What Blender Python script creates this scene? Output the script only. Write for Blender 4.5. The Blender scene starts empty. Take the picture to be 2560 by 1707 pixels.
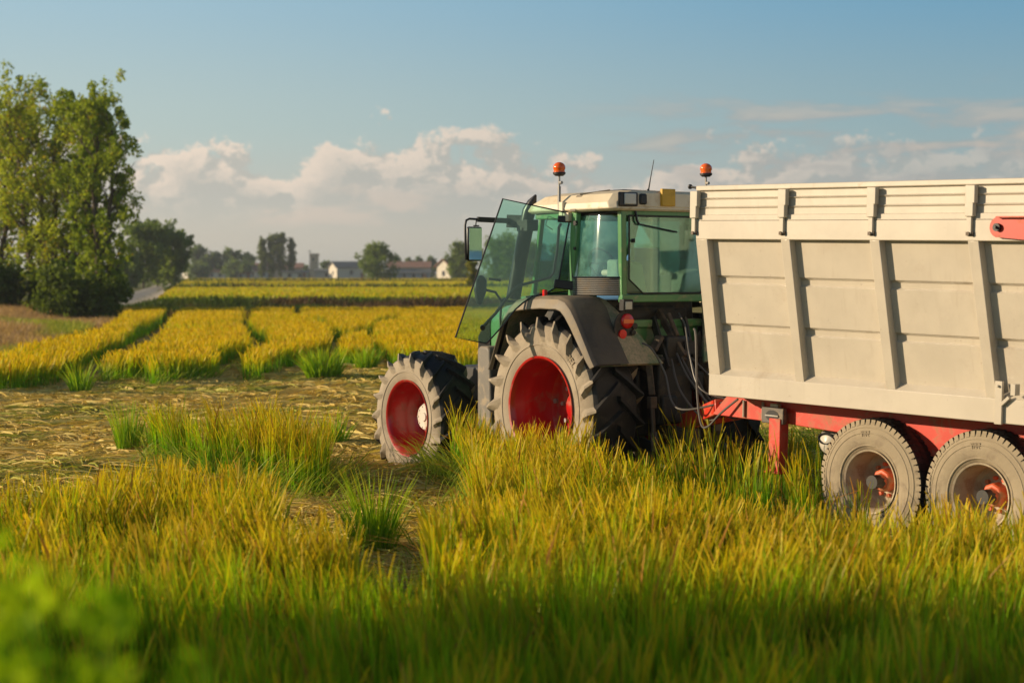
import bpy, math, random
import numpy as np
from mathutils import Vector, Matrix, Euler
rad = math.radians
S = bpy.context.scene
COL = S.collection

# ------------------------------------------------------------------ camera
CAM_Z = 2.45
cam = bpy.data.cameras.new("camera")
cam.lens = 62.64; cam.sensor_width = 36.0
cam.clip_start = 0.1; cam.clip_end = 6000
cam.dof.use_dof = True; cam.dof.focus_distance = 19.0; cam.dof.aperture_fstop = 1.9
camo = bpy.data.objects.new("camera", cam); COL.objects.link(camo)
camo.location = (0, 0, CAM_Z); camo.rotation_euler = (rad(90 - 2.205), 0, 0)
S.camera = camo

# ------------------------------------------------------------------ sun, sky, exposure
SUN_EL, SUN_AZ = rad(15), rad(-90)          # azimuth measured from +Y towards +X
sd = Vector((math.sin(SUN_AZ) * math.cos(SUN_EL), math.cos(SUN_AZ) * math.cos(SUN_EL), math.sin(SUN_EL)))
sun = bpy.data.lights.new("sun", 'SUN'); sun.energy = 5.0; sun.angle = rad(0.6); sun.color = (1.0, 0.79, 0.53)
suno = bpy.data.objects.new("sun", sun); COL.objects.link(suno)
suno.rotation_euler = (-sd).to_track_quat('-Z', 'Y').to_euler()
S.view_settings.view_transform = 'Standard'; S.view_settings.look = 'None'
S.view_settings.gamma = 1; S.view_settings.exposure = 0.22

class NT:
    def __init__(s, tree): s.t = tree; s.n = tree.nodes; s.l = tree.links
    def new(s, ty, **kw):
        n = s.n.new(ty)
        for k, v in kw.items(): setattr(n, k, v)
        return n
    def link(s, a, b): s.l.new(a, b)
    def setin(s, sock, v):
        if isinstance(v, bpy.types.NodeSocket): s.l.new(v, sock)
        else: sock.default_value = v
    def math(s, op, a, b=0.0, c=0.0, clamp=False):
        n = s.n.new('ShaderNodeMath'); n.operation = op; n.use_clamp = clamp
        for i, v in enumerate((a, b, c)): s.setin(n.inputs[i], v)
        return n.outputs[0]
    def ramp(s, v, a, b, lo=0.0, hi=1.0, smooth=True):
        n = s.n.new('ShaderNodeMapRange'); n.interpolation_type = 'SMOOTHSTEP' if smooth else 'LINEAR'
        for i, x in enumerate((v, a, b, lo, hi)): s.setin(n.inputs[i], x)
        return n.outputs[0]
    def mix(s, f, a, b, mode='MIX'):
        n = s.n.new('ShaderNodeMix'); n.data_type = 'RGBA'; n.blend_type = mode
        s.setin(n.inputs[0], f)
        for i, v in ((6, a), (7, b)):
            if isinstance(v, tuple): v = tuple(v[:3]) + (1,)
            s.setin(n.inputs[i], v)
        return n.outputs[2]
    def noise(s, vec, scale, detail=4, rough=.55, dist=0):
        n = s.n.new('ShaderNodeTexNoise'); n.inputs['Scale'].default_value = scale
        n.inputs['Detail'].default_value = detail; n.inputs['Roughness'].default_value = rough
        n.inputs['Distortion'].default_value = dist
        if vec is not None: s.l.new(vec, n.inputs['Vector'])
        return n.outputs['Fac']
    def comb(s, x, y, z):
        n = s.n.new('ShaderNodeCombineXYZ')
        for i, v in enumerate((x, y, z)): s.setin(n.inputs[i], v)
        return n.outputs[0]

def build_world():
    w = bpy.data.worlds.new("World"); S.world = w; w.use_nodes = True
    t = NT(w.node_tree); t.n.clear()
    sky = t.new('ShaderNodeTexSky'); sky.sky_type = 'NISHITA'; sky.sun_disc = False
    sky.sun_elevation = SUN_EL; sky.sun_rotation = SUN_AZ
    sky.air_density = 1.2; sky.dust_density = 1.5; sky.ozone_density = 1.0; sky.altitude = 100
    geo = t.new('ShaderNodeTexCoord')
    sep = t.new('ShaderNodeSeparateXYZ'); t.link(geo.outputs['Generated'], sep.inputs[0])
    x, y, z = sep.outputs
    el = t.math('ARCSINE', z); az = t.math('ARCTAN2', x, y)
    # clear air: teal above, warm grey near the horizon, brighter towards the sun on the left
    left = t.ramp(az, -0.36, 0.34, 0.0, 1.0)
    c0 = t.mix(left, (5.2, 4.75, 3.9), (3.5, 3.45, 3.15))
    c1 = t.mix(left, (4.15, 4.95, 4.65), (2.35, 3.4, 3.65))
    c2 = t.mix(left, (2.95, 4.45, 5.3), (1.2, 2.85, 4.2))
    c = t.mix(t.ramp(el, 0.015, 0.085), c0, c1)
    c = t.mix(t.ramp(el, 0.065, 0.17), c, c2)
    c = t.mix(t.ramp(el, 0.18, 0.50), c, t.mix(1.0, sky.outputs[0], (.62, .66, .72), 'MULTIPLY'))
    # clouds in angle space; heaped shapes with a ragged top, lit from the left
    def density(dx, de):
        a2 = t.math('ADD', az, dx); e2 = t.math('ADD', el, de)
        f = t.noise(t.comb(a2, t.math('MULTIPLY', e2, 1.35), 3.7), 34.0, 10, .62, .12)
        b = t.noise(t.comb(a2, 0.3, 1.1), 16.0, 2, .5)
        top = t.math('ADD', t.ramp(az, -.3, .1, .036, .036), t.math('MULTIPLY', b, 0.068))
        return t.math('SUBTRACT', f, t.math('MULTIPLY', t.math('SUBTRACT', e2, top), 11.0))
    D = density(0.0, 0.0); D2 = density(-0.006, 0.0065)
    cov = t.ramp(D, 0.48, 0.57)
    cov = t.math('MULTIPLY', cov, t.ramp(el, 0.018, 0.05))
    cov = t.math('MULTIPLY', cov, t.ramp(az, .10, .26, .95, .6))
    rim = t.ramp(D, 0.55, 1.0, 1.0, 0.0)
    lit = t.math('MULTIPLY', t.ramp(t.math('SUBTRACT', D, D2), 0.0, 0.13), rim)
    shade = t.mix(left, (4.5, 4.35, 3.85), (3.2, 3.3, 3.15))
    lightc = t.mix(left, (7.6, 6.25, 5.05), (5.1, 4.55, 3.95))
    ccol = t.mix(t.math('MULTIPLY', lit, 0.95), shade, lightc)
    c = t.mix(cov, c, ccol)
    # low second row of faint pink puffs
    f2 = t.noise(t.comb(az, t.math('MULTIPLY', el, 2.6), 9.2), 17.0, 7, .55, .2)
    band = t.math('MULTIPLY', t.ramp(el, 0.022, 0.032), t.ramp(el, 0.036, 0.058, 1.0, 0.0))
    c = t.mix(t.math('MULTIPLY', t.math('MULTIPLY', t.ramp(f2, .48, .62), band), 0.55), c, t.mix(left, (6.6, 5.3, 4.3), (4.4, 4.0, 3.5)))
    # flat grey wisps up on the right
    f3 = t.noise(t.comb(t.math('MULTIPLY', az, 0.8), t.math('MULTIPLY', el, 4.2), 5.0), 15.0, 8, .58, .3)
    band3 = t.math('MULTIPLY', t.ramp(el, 0.040, 0.056), t.ramp(el, 0.078, 0.112, 1.0, 0.0))
    m3 = t.math('MULTIPLY', t.math('MULTIPLY', t.ramp(f3, .44, .60), band3), t.ramp(az, 0.0, 0.12))
    c = t.mix(t.math('MULTIPLY', m3, 0.75), c, t.mix(t.ramp(f3, .5, .68), (3.1, 3.2, 3.15), (4.5, 3.95, 3.4)))
    bg = t.new('ShaderNodeBackground'); bg.inputs['Strength'].default_value = 0.105
    t.link(c, bg.inputs[0])
    out = t.new('ShaderNodeOutputWorld'); t.link(bg.outputs[0], out.inputs[0])
build_world()

# ------------------------------------------------------------------ mesh helpers
class MB:
    def __init__(s): s.v = []; s.f = []; s.m = []; s.mi = 0
    def add(s, vs, fs):
        o = len(s.v); s.v.extend([tuple(v) for v in vs])
        for f in fs: s.f.append(tuple(i + o for i in f)); s.m.append(s.mi)
        return s
    def box(s, c, d, rot=None):
        hx, hy, hz = d[0] / 2, d[1] / 2, d[2] / 2
        vs = [Vector((a * hx, b * hy, e * hz)) for a in (-1, 1) for b in (-1, 1) for e in (-1, 1)]
        if rot is not None: R = Euler(rot).to_matrix(); vs = [R @ v for v in vs]
        vs = [v + Vector(c) for v in vs]
        return s.add(vs, [(0, 1, 3, 2), (4, 6, 7, 5), (0, 4, 5, 1), (2, 3, 7, 6), (0, 2, 6, 4), (1, 5, 7, 3)])
    def bar(s, a, b, w, h, up=(0, 0, 1)):
        a, b = Vector(a), Vector(b); d = (b - a).normalized(); u = Vector(up); sd_ = d.cross(u)
        if sd_.length < 1e-4: sd_ = d.cross(Vector((1, 0, 0)))
        sd_.normalize(); u = sd_.cross(d).normalized()
        vs = [p + sd_ * (i * w / 2) + u * (j * h / 2) for p in (a, b) for i, j in ((-1, -1), (1, -1), (1, 1), (-1, 1))]
        return s.add(vs, [(0, 1, 2, 3), (7, 6, 5, 4), (0, 4, 5, 1), (1, 5, 6, 2), (2, 6, 7, 3), (3, 7, 4, 0)])
    def tube(s, pts, r, n=8, cap=True):
        pts = [Vector(p) for p in pts]; rs = r if isinstance(r, (list, tuple)) else [r] * len(pts)
        base = len(s.v); prev = None; rings = []
        for i, p in enumerate(pts):
            d = (pts[min(i + 1, len(pts) - 1)] - pts[max(i - 1, 0)]).normalized()
            if prev is None:
                prev = d.cross(Vector((0, 0, 1)))
                if prev.length < .05: prev = d.cross(Vector((1, 0, 0)))
            prev = (prev - d * prev.dot(d)).normalized(); q = d.cross(prev)
            rings.append([p + (prev * math.cos(2 * math.pi * k / n) + q * math.sin(2 * math.pi * k / n)) * rs[i] for k in range(n)])
        vs = [v for rg in rings for v in rg]; fs = []
        for i in range(len(pts) - 1):
            for k in range(n): fs.append((i * n + k, i * n + (k + 1) % n, (i + 1) * n + (k + 1) % n, (i + 1) * n + k))
        if cap: fs.append(tuple(range(n - 1, -1, -1))); fs.append(tuple((len(pts) - 1) * n + k for k in range(n)))
        return s.add(vs, fs)
    def lathe(s, prof, n=48, axis='y', c=(0, 0, 0), close=False):
        # prof: list of (a, r): a along axis
        vs = []
        for a, r in prof:
            for k in range(n):
                t = 2 * math.pi * k / n; u, w = r * math.cos(t), r * math.sin(t)
                p = (u, a, w) if axis == 'y' else ((u, w, a) if axis == 'z' else (a, u, w))
                vs.append((p[0] + c[0], p[1] + c[1], p[2] + c[2]))
        fs = []; m = len(prof)
        for i in range(m - 1 + (1 if close else 0)):
            j = (i + 1) % m
            for k in range(n): fs.append((i * n + k, i * n + (k + 1) % n, j * n + (k + 1) % n, j * n + k))
        return s.add(vs, fs)
    def prism(s, poly, off, back=None):
        # poly: list of 3d points; off: vector thickness
        n = len(poly); off = Vector(off)
        vs = [Vector(p) for p in poly] + [Vector(p) + off for p in poly]
        fs = [tuple(range(n - 1, -1, -1)), tuple(range(n, 2 * n))] + [(i, (i + 1) % n, (i + 1) % n + n, i + n) for i in range(n)]
        return s.add(vs, fs)
    def loft(s, secs, closed=False, cap=False):
        n = len(secs[0]); vs = [v for q in secs for v in q]; fs = []
        for i in range(len(secs) - 1):
            for k in range(n if closed else n - 1):
                fs.append((i * n + k, i * n + (k + 1) % n, (i + 1) * n + (k + 1) % n, (i + 1) * n + k))
        if cap: fs.append(tuple(range(n - 1, -1, -1))); fs.append(tuple((len(secs) - 1) * n + k for k in range(n)))
        return s.add(vs, fs)
    def build(s, name, mats, parent=None, ang=35, bevel=0.0, loc=None, seg=2):
        me = bpy.data.meshes.new(name); me.from_pydata([tuple(v) for v in s.v], [], s.f)
        mats = mats if isinstance(mats, (list, tuple)) else [mats]
        for m in mats: me.materials.append(m)
        me.polygons.foreach_set('material_index', s.m)
        import bmesh
        bm = bmesh.new(); bm.from_mesh(me); bmesh.ops.recalc_face_normals(bm, faces=bm.faces); bm.to_mesh(me); bm.free()
        me.shade_smooth(); me.set_sharp_from_angle(angle=rad(ang))
        o = bpy.data.objects.new(name, me); COL.objects.link(o)
        if parent is not None: o.parent = parent
        if loc is not None: o.location = loc
        if bevel:
            b = o.modifiers.new("bevel", 'BEVEL'); b.width = bevel; b.segments = seg; b.limit_method = 'ANGLE'; b.angle_limit = rad(40)
            b.harden_normals = False
        return o

def tag(o, label=None, cat=None, group=None, kind=None):
    if label: o['label'] = label
    if cat: o['category'] = cat
    if group: o['group'] = group
    if kind: o['kind'] = kind
    return o
def empty(name, loc, rot=(0, 0, 0), parent=None):
    o = bpy.data.objects.new(name, None); COL.objects.link(o); o.location = loc; o.rotation_euler = rot
    o.empty_display_size = .2
    if parent is not None: o.parent = parent
    return o
def fast_mesh(name, verts, quads, mat, col=None, tris=None):
    me = bpy.data.meshes.new(name)
    nv = len(verts); nq = len(quads); nt = 0 if tris is None else len(tris)
    me.vertices.add(nv); me.vertices.foreach_set('co', np.ascontiguousarray(verts, np.float32).ravel())
    me.loops.add(nq * 4 + nt * 3)
    idx = quads.astype(np.int32).ravel()
    if nt: idx = np.concatenate([idx, tris.astype(np.int32).ravel()])
    me.loops.foreach_set('vertex_index', idx)
    me.polygons.add(nq + nt)
    st = np.arange(nq) * 4
    if nt: st = np.concatenate([st, nq * 4 + np.arange(nt) * 3])
    me.polygons.foreach_set('loop_start', st.astype(np.int32))
    me.update(calc_edges=True)
    me.polygons.foreach_set('use_smooth', np.ones(nq + nt, bool))
    if col is not None:
        a = me.color_attributes.new('Col', 'FLOAT_COLOR', 'POINT')
        a.data.foreach_set('color', np.ascontiguousarray(np.concatenate([col, np.ones((nv, 1))], 1), np.float32).ravel())
    me.materials.append(mat)
    o = bpy.data.objects.new(name, me); COL.objects.link(o)
    return o

# ------------------------------------------------------------------ materials
MATS = {}
def principled(name, color, rough=.5, metal=0.0, spec=.5, coat=0.0, dirt=None, dirt_amt=.5, dirt_scale=6.0, up_dust=0.0, var=.08, bump=0.0, bump_scale=60.0, emit=None, low_dust=None):
    m = bpy.data.materials.new(name); m.use_nodes = True; t = NT(m.node_tree); t.n.clear()
    b = t.new('ShaderNodeBsdfPrincipled'); out = t.new('ShaderNodeOutputMaterial'); t.link(b.outputs[0], out.inputs[0])
    tc = t.new('ShaderNodeTexCoord'); ob = tc.outputs['Object']
    n1 = t.noise(ob, 3.0, 5, .6)
    k = t.ramp(n1, .3, .7, 1 - var, 1 + var)
    kk = t.comb(k, k, k)
    c = t.mix(1.0, tuple(color) + (1,), kk, 'MULTIPLY')
    r = rough
    if dirt is not None:
        nd = t.noise(ob, dirt_scale, 8, .62, .4)
        mask = t.ramp(nd, .62 - .35 * dirt_amt, .74 - .2 * dirt_amt)
        fine = t.noise(ob, dirt_scale * 9, 4, .7)
        mask = t.math('MULTIPLY', mask, t.ramp(fine, .3, .62, .45, 1.0))
        if up_dust:
            g = t.new('ShaderNodeNewGeometry'); sp = t.new('ShaderNodeSeparateXYZ'); t.link(g.outputs['Normal'], sp.inputs[0])
            mask = t.math('MAXIMUM', t.math('MULTIPLY', mask, min(1.0, dirt_amt + .35)), t.math('MULTIPLY', t.ramp(sp.outputs[2], .30, .90), t.ramp(nd, .3, .55, up_dust * .6, up_dust)))
        else: mask = t.math('MULTIPLY', mask, min(1.0, dirt_amt + .35))
        c = t.mix(mask, c, tuple(dirt) + (1,))
        r = t.ramp(mask, 0, 1, rough, .9, smooth=False)
    t.setin(b.inputs['Base Color'], c); t.setin(b.inputs['Roughness'], r)
    b.inputs['Metallic'].default_value = metal
    b.inputs['Specular IOR Level'].default_value = spec
    b.inputs['Coat Weight'].default_value = coat
    b.inputs['Coat Roughness'].default_value = .12
    if bump:
        bp = t.new('ShaderNodeBump'); bp.inputs['Strength'].default_value = bump; bp.inputs['Distance'].default_value = .01
        t.link(t.noise(ob, bump_scale, 5, .6), bp.inputs['Height']); t.link(bp.outputs[0], b.inputs['Normal'])
    MATS[name] = m
    return m
DUST = (.40, .31, .20)
GREEN = principled('green_paint', (.085, .26, .095), .30, coat=.35, dirt=DUST, dirt_amt=.28, dirt_scale=5, up_dust=.35)
GREEN_D = principled('green_dusty_paint', (.06, .17, .07), .45, dirt=(.46, .36, .24), dirt_amt=.95, dirt_scale=3.5, up_dust=.7)
CREAM = principled('cream_roof_paint', (.72, .64, .48), .45, dirt=(.50, .38, .22), dirt_amt=.35, dirt_scale=4, up_dust=.5)
def streaks(m):
    t = NT(m.node_tree); b = [n for n in t.n if n.type == 'BSDF_PRINCIPLED'][0]; src = b.inputs['Base Color'].links[0].from_socket
    tc = t.new('ShaderNodeTexCoord'); mp = t.new('ShaderNodeMapping'); mp.inputs['Scale'].default_value = (16, 16, .9); t.link(tc.outputs['Object'], mp.inputs[0])
    k = t.ramp(t.noise(mp.outputs[0], 1.0, 6, .6), .52, .72); k2 = t.ramp(t.noise(tc.outputs['Object'], 1.1, 4, .6), .42, .62)
    sc = t.ramp(t.noise(tc.outputs['Object'], 38, 3, .5), .70, .74)
    c = t.mix(t.math('MULTIPLY', t.math('MULTIPLY', k, k2), .24), src, (.34, .27, .19, 1))
    c = t.mix(t.math('MULTIPLY', sc, .5), c, (.25, .19, .13, 1)); t.link(c, b.inputs['Base Color']); return m
TRAIL = principled('trailer_paint', (.53, .475, .385), .30, spec=.5, coat=.2, dirt=(.40, .33, .24), dirt_amt=.16, dirt_scale=2.2, var=.05, bump=.14, bump_scale=3)
streaks(TRAIL)
RED = principled('red_rim_paint', (.46, .012, .010), .30, coat=.4, dirt=(.34, .17, .10), dirt_amt=.38, dirt_scale=6)
CHRED = principled('red_chassis_paint', (.60, .035, .012), .42, coat=.1, dirt=(.36, .20, .11), dirt_amt=.45, dirt_scale=6)
ORED = principled('orange_hub_paint', (.62, .10, .03), .5, dirt=(.40, .26, .14), dirt_amt=.5, dirt_scale=9)
BLACK = principled('black_plastic', (.018, .018, .020), .5, dirt=(.16, .13, .10), dirt_amt=.3, dirt_scale=6)
BLACKC = principled('black_clean_plastic', (.012, .012, .014), .35)
FEND = principled('dusty_black_plastic', (.020, .019, .020), .45, dirt=(.22, .175, .12), dirt_amt=.14, dirt_scale=3.2, up_dust=1.0, bump=.15, bump_scale=30)
FLIP = principled('dusty_fender_lip', (.22, .185, .14), .6, dirt=(.34, .27, .18), dirt_amt=.6, dirt_scale=4)
TREAD = principled('tread_rubber', (.013, .0125, .013), .6, dirt=(.085, .065, .048), dirt_amt=.35, dirt_scale=5, bump=.5, bump_scale=25)
WALL = principled('muddy_sidewall', (.34, .285, .21), .85, dirt=(.24, .195, .14), dirt_amt=.48, dirt_scale=4.5, var=.12, bump=.4, bump_scale=40)
WALLT = principled('trailer_sidewall', (.35, .285, .19), .85, dirt=(.24, .19, .13), dirt_amt=.5, dirt_scale=5, var=.1, bump=.3, bump_scale=40)
GREYM = principled('grey_metal', (.34, .33, .31), .45, metal=.3, dirt=DUST, dirt_amt=.35)
DARKM = principled('dark_greasy_metal', (.022, .021, .020), .5, dirt=(.10, .08, .055), dirt_amt=.35, dirt_scale=8)
RUSTM = principled('rusty_metal', (.085, .062, .045), .55, metal=.3, dirt=(.20, .15, .10), dirt_amt=.5, dirt_scale=10)
WHITEM = principled('white_hub_paint', (.60, .57, .50), .5, dirt=DUST, dirt_amt=.35, dirt_scale=12)
HOSE = principled('rubber_hose', (.10, .09, .08), .45)
SEATB = principled('blue_seat_fabric', (.05, .16, .34), .85)
SEATC = principled('beige_panel', (.55, .50, .38), .7)
YELLOW = principled('yellow_panel', (.62, .36, .03), .5, dirt=(.4, .25, .05), dirt_amt=.3)
ORANGE = principled('orange_lens', (.85, .13, .008), .12, coat=.5)
REDL = principled('red_lens', (.62, .012, .010), .15, coat=.5)
LAMPG = principled('lamp_glass', (.62, .60, .52), .12, coat=.6, bump=.6, bump_scale=90)
TANKM = principled('tank_white', (.55, .52, .45), .35, dirt=DUST, dirt_amt=.3)
PAINTW = principled('faded_text', (.30, .24, .16), .8)

def glass_mat(name, tint, refl=.06, rough=.0):
    m = bpy.data.materials.new(name); m.use_nodes = True; t = NT(m.node_tree); t.n.clear()
    tr = t.new('ShaderNodeBsdfTransparent'); tr.inputs[0].default_value = tuple(tint) + (1,)
    gl = t.new('ShaderNodeBsdfGlossy'); gl.inputs['Roughness'].default_value = .05; gl.inputs[0].default_value = (.9, 1, .96, 1)
    df = t.new('ShaderNodeBsdfDiffuse'); df.inputs[0].default_value = (.24, .52, .42, 1)  # teal diffuse film: milky reflection painted into the panes
    fr = t.new('ShaderNodeLayerWeight'); fr.inputs[0].default_value = .35
    tc = t.new('ShaderNodeTexCoord')
    sheen_mask = t.ramp(t.noise(tc.outputs['Object'], 7, 8, .65), .34, .66, .03 + max(0, rough) * 2.2, .30 + rough)
    m0 = t.new('ShaderNodeMixShader'); t.link(sheen_mask, m0.inputs[0]); t.link(tr.outputs[0], m0.inputs[1]); t.link(df.outputs[0], m0.inputs[2])
    m1 = t.new('ShaderNodeMixShader')
    t.link(t.math('ADD', t.math('MULTIPLY', fr.outputs['Fresnel'], .8), refl), m1.inputs[0])
    t.link(m0.outputs[0], m1.inputs[1]); t.link(gl.outputs[0], m1.inputs[2])
    o = t.new('ShaderNodeOutputMaterial'); t.link(m1.outputs[0], o.inputs[0])
    return m
GLASS = glass_mat('tinted_glass', (.68, .95, .90), .05, -.24)
GLASSC = glass_mat('corner_glass', (.62, .93, .86), .08, .04)  # milkier copy of the cab glass, sunlit sheen mixed into its colour
GLASSD = glass_mat('door_glass', (.74, .94, .86), .03, -.28)
def mirror_mat():
    m = bpy.data.materials.new('mirror_glass'); m.use_nodes = True; t = NT(m.node_tree)
    b = t.n['Principled BSDF']; b.inputs['Metallic'].default_value = 1; b.inputs['Roughness'].default_value = .06
    b.inputs['Base Color'].default_value = (.75, .74, .68, 1); return m
MIRROR = mirror_mat()

def leafy(name, attr=True, color=(.08, .14, .03), trans=.35, rough=.6, hue_var=0.0, tint=None):
    m = bpy.data.materials.new(name); m.use_nodes = True; t = NT(m.node_tree); t.n.clear()
    if attr:
        a = t.new('ShaderNodeVertexColor'); a.layer_name = 'Col'; c = a.outputs[0]
    else: c = tuple(color) + (1,)
    d = t.new('ShaderNodeBsdfDiffuse'); t.setin(d.inputs[0], c)
    tl = t.new('ShaderNodeBsdfTranslucent'); t.setin(tl.inputs[0], t.mix(1.0, c, (1.25, 1.25, .55), 'MULTIPLY'))
    g = t.new('ShaderNodeBsdfGlossy'); g.inputs['Roughness'].default_value = .45; g.inputs[0].default_value = (.5, .5, .42, 1)
    m0 = t.new('ShaderNodeMixShader'); m0.inputs[0].default_value = trans
    t.link(d.outputs[0], m0.inputs[1]); t.link(tl.outputs[0], m0.inputs[2])
    m1 = t.new('ShaderNodeMixShader'); m1.inputs[0].default_value = .022
    t.link(m0.outputs[0], m1.inputs[1]); t.link(g.outputs[0], m1.inputs[2])
    o = t.new('ShaderNodeOutputMaterial'); t.link(m1.outputs[0], o.inputs[0])
    return m
LEAF = leafy('leaf', trans=.45); RICE = leafy('rice_blade', trans=.42); STRAW = leafy('straw_blade', trans=.2)
BARK = principled('bark', (.10, .075, .05), .9, bump=.5, bump_scale=8)

# ------------------------------------------------------------------ noise on the ground plane
_rng = np.random.default_rng(7)
_tab = _rng.random((256, 256))
def vnoise(x, y, s):
    x = np.asarray(x, float) / s + 500; y = np.asarray(y, float) / s + 500
    i = np.floor(x).astype(int); j = np.floor(y).astype(int); u = x - i; v = y - j
    u = u * u * (3 - 2 * u); v = v * v * (3 - 2 * v)
    T = lambda a, b: _tab[a % 256, b % 256]
    return (T(i, j) * (1 - u) + T(i + 1, j) * u) * (1 - v) + (T(i, j + 1) * (1 - u) + T(i + 1, j + 1) * u) * v
def fbm(x, y, s): return (vnoise(x, y, s) * .5 + vnoise(x + 31, y, s / 2.1) * .3 + vnoise(x, y + 57, s / 4.3) * .2)
def inpoly(x, y, poly):
    r = np.zeros(len(x), bool); n = len(poly)
    for i in range(n):
        x1, y1 = poly[i]; x2, y2 = poly[(i + 1) % n]
        if y1 == y2: continue
        c = ((y1 > y) != (y2 > y)) & (x < (x2 - x1) * (y - y1) / (y2 - y1) + x1)
        r ^= c
    return r
def sm(v, a, b):
    t = np.clip((v - a) / (b - a), 0, 1); return t * t * (3 - 2 * t)

def terrace(x, y):   # where the raised far fields stand: 1 on top
    edge = 113 + 1.5 * np.sin(x * .13)
    lx = -24 - (y - 118) * .175
    return sm(y, edge, edge + 3.5) * sm(x, lx - 2.0, lx + 1.0)
def ground_z(x, y):
    x = np.asarray(x, float); y = np.asarray(y, float)
    z = (vnoise(x, y, 3.1) - .5) * .07 + (vnoise(x, y, 1.3) - .5) * .03
    z = z - .06
    z = z + .95 * (1 - sm(y, 2.6, 6.2)) * (1 - .3 * sm(np.abs(x), 4, 12))            # bank the camera stands on
    z = z + terrace(x, y) * (.50 + .13 * sm(y, 199, 204) + .08 * sm(y, 309, 314))
    verge = sm(-(x + 13.5 + (y - 45) * .155), 0, 5) * sm(y, 30, 44)                  # left field margin
    z = z + verge * .45 * (1 - terrace(x, y))
    z = z + sm(y, 420, 1500) * 1.0
    return z

# path centreline
PATH = [(-25.6, 103), (-26.5, 112), (-31, 145), (-40, 200), (-56, 290), (-78, 400)]

def ground():
    xs = np.unique(np.concatenate([np.linspace(-900, -60, 22), np.linspace(-60, 60, 161), np.linspace(-14, 8, 89), np.linspace(60, 900, 22)]))
    ys = np.unique(np.concatenate([np.linspace(-30, 0, 8), np.linspace(0, 140, 281), np.linspace(6, 46, 161), np.linspace(140, 450, 90), np.linspace(450, 4500, 24)]))
    X, Y = np.meshgrid(xs, ys); Z = ground_z(X, Y)
    nx, ny = len(xs), len(ys)
    V = np.stack([X.ravel(), Y.ravel(), Z.ravel()], 1)
    i = np.arange(nx - 1); j = np.arange(ny - 1); I, J = np.meshgrid(i, j); a = (J * nx + I).ravel()
    Q = np.stack([a, a + 1, a + nx + 1, a + nx], 1)
    m = bpy.data.materials.new('field_soil'); m.use_nodes = True; t = NT(m.node_tree); b = t.n['Principled BSDF']
    tc = t.new('ShaderNodeNewGeometry'); p = tc.outputs['Position']
    n1 = t.noise(p, .35, 6, .6); n2 = t.noise(p, 9.0, 6, .65); n3 = t.noise(p, .05, 3, .5)
    c = t.mix(t.ramp(n2, .3, .7), (.22, .17, .06), (.48, .38, .14))
    c = t.mix(t.ramp(n1, .4, .62), c, (.10, .11, .03))
    sp = t.new('ShaderNodeSeparateXYZ'); t.link(p, sp.inputs[0])
    far = t.ramp(sp.outputs[1], 60, 120)
    fc = t.mix(t.ramp(n3, .4, .6), (.10, .12, .03), (.20, .17, .05))
    c = t.mix(far, c, fc)
    t.link(c, b.inputs['Base Color']); b.inputs['Roughness'].default_value = .95; b.inputs['Specular IOR Level'].default_value = .15
    bp = t.new('ShaderNodeBump'); bp.inputs['Strength'].default_value = .8; bp.inputs['Distance'].default_value = .04
    t.link(n2, bp.inputs['Height']); t.link(bp.outputs[0], b.inputs['Normal'])
    o = fast_mesh('ground', V, Q, m); tag(o, kind='structure')
ground()

def path():
    P = [Vector((x, y, 0)) for x, y in PATH]; pts = []
    for i in range(len(P) - 1):
        for k in range(12): pts.append(P[i].lerp(P[i + 1], k / 12))
    for _ in range(3): pts = [pts[0]] + [(pts[i - 1] + pts[i] * 2 + pts[i + 1]) / 4 for i in range(1, len(pts) - 1)] + [pts[-1]]
    vs = []; n = 7
    for i, p in enumerate(pts):
        d = (pts[min(i + 1, len(pts) - 1)] - pts[max(i - 1, 0)]).normalized(); s_ = Vector((d.y, -d.x, 0))
        for k in range(n):
            u = (k / (n - 1) - .5) * 2; q = p + s_ * u * 1.9
            vs.append((q.x, q.y, float(ground_z(q.x, q.y)) + .05 - .03 * math.cos(u * 4.5)))
    Q = [(i * n + k, i * n + k + 1, (i + 1) * n + k + 1, (i + 1) * n + k) for i in range(len(pts) - 1) for k in range(n - 1)]
    m = bpy.data.materials.new('gravel'); m.use_nodes = True; t = NT(m.node_tree); b = t.n['Principled BSDF']
    g = t.new('ShaderNodeNewGeometry'); p = g.outputs['Position']
    t.link(t.mix(t.ramp(t.noise(p, 1.2, 7, .7), .35, .65), (.34, .28, .20), (.50, .43, .32)), b.inputs['Base Color']); b.inputs['Roughness'].default_value = .95
    o = fast_mesh('gravel_path', np.array(vs), np.array(Q), m); tag(o, kind='structure')
path()

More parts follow.
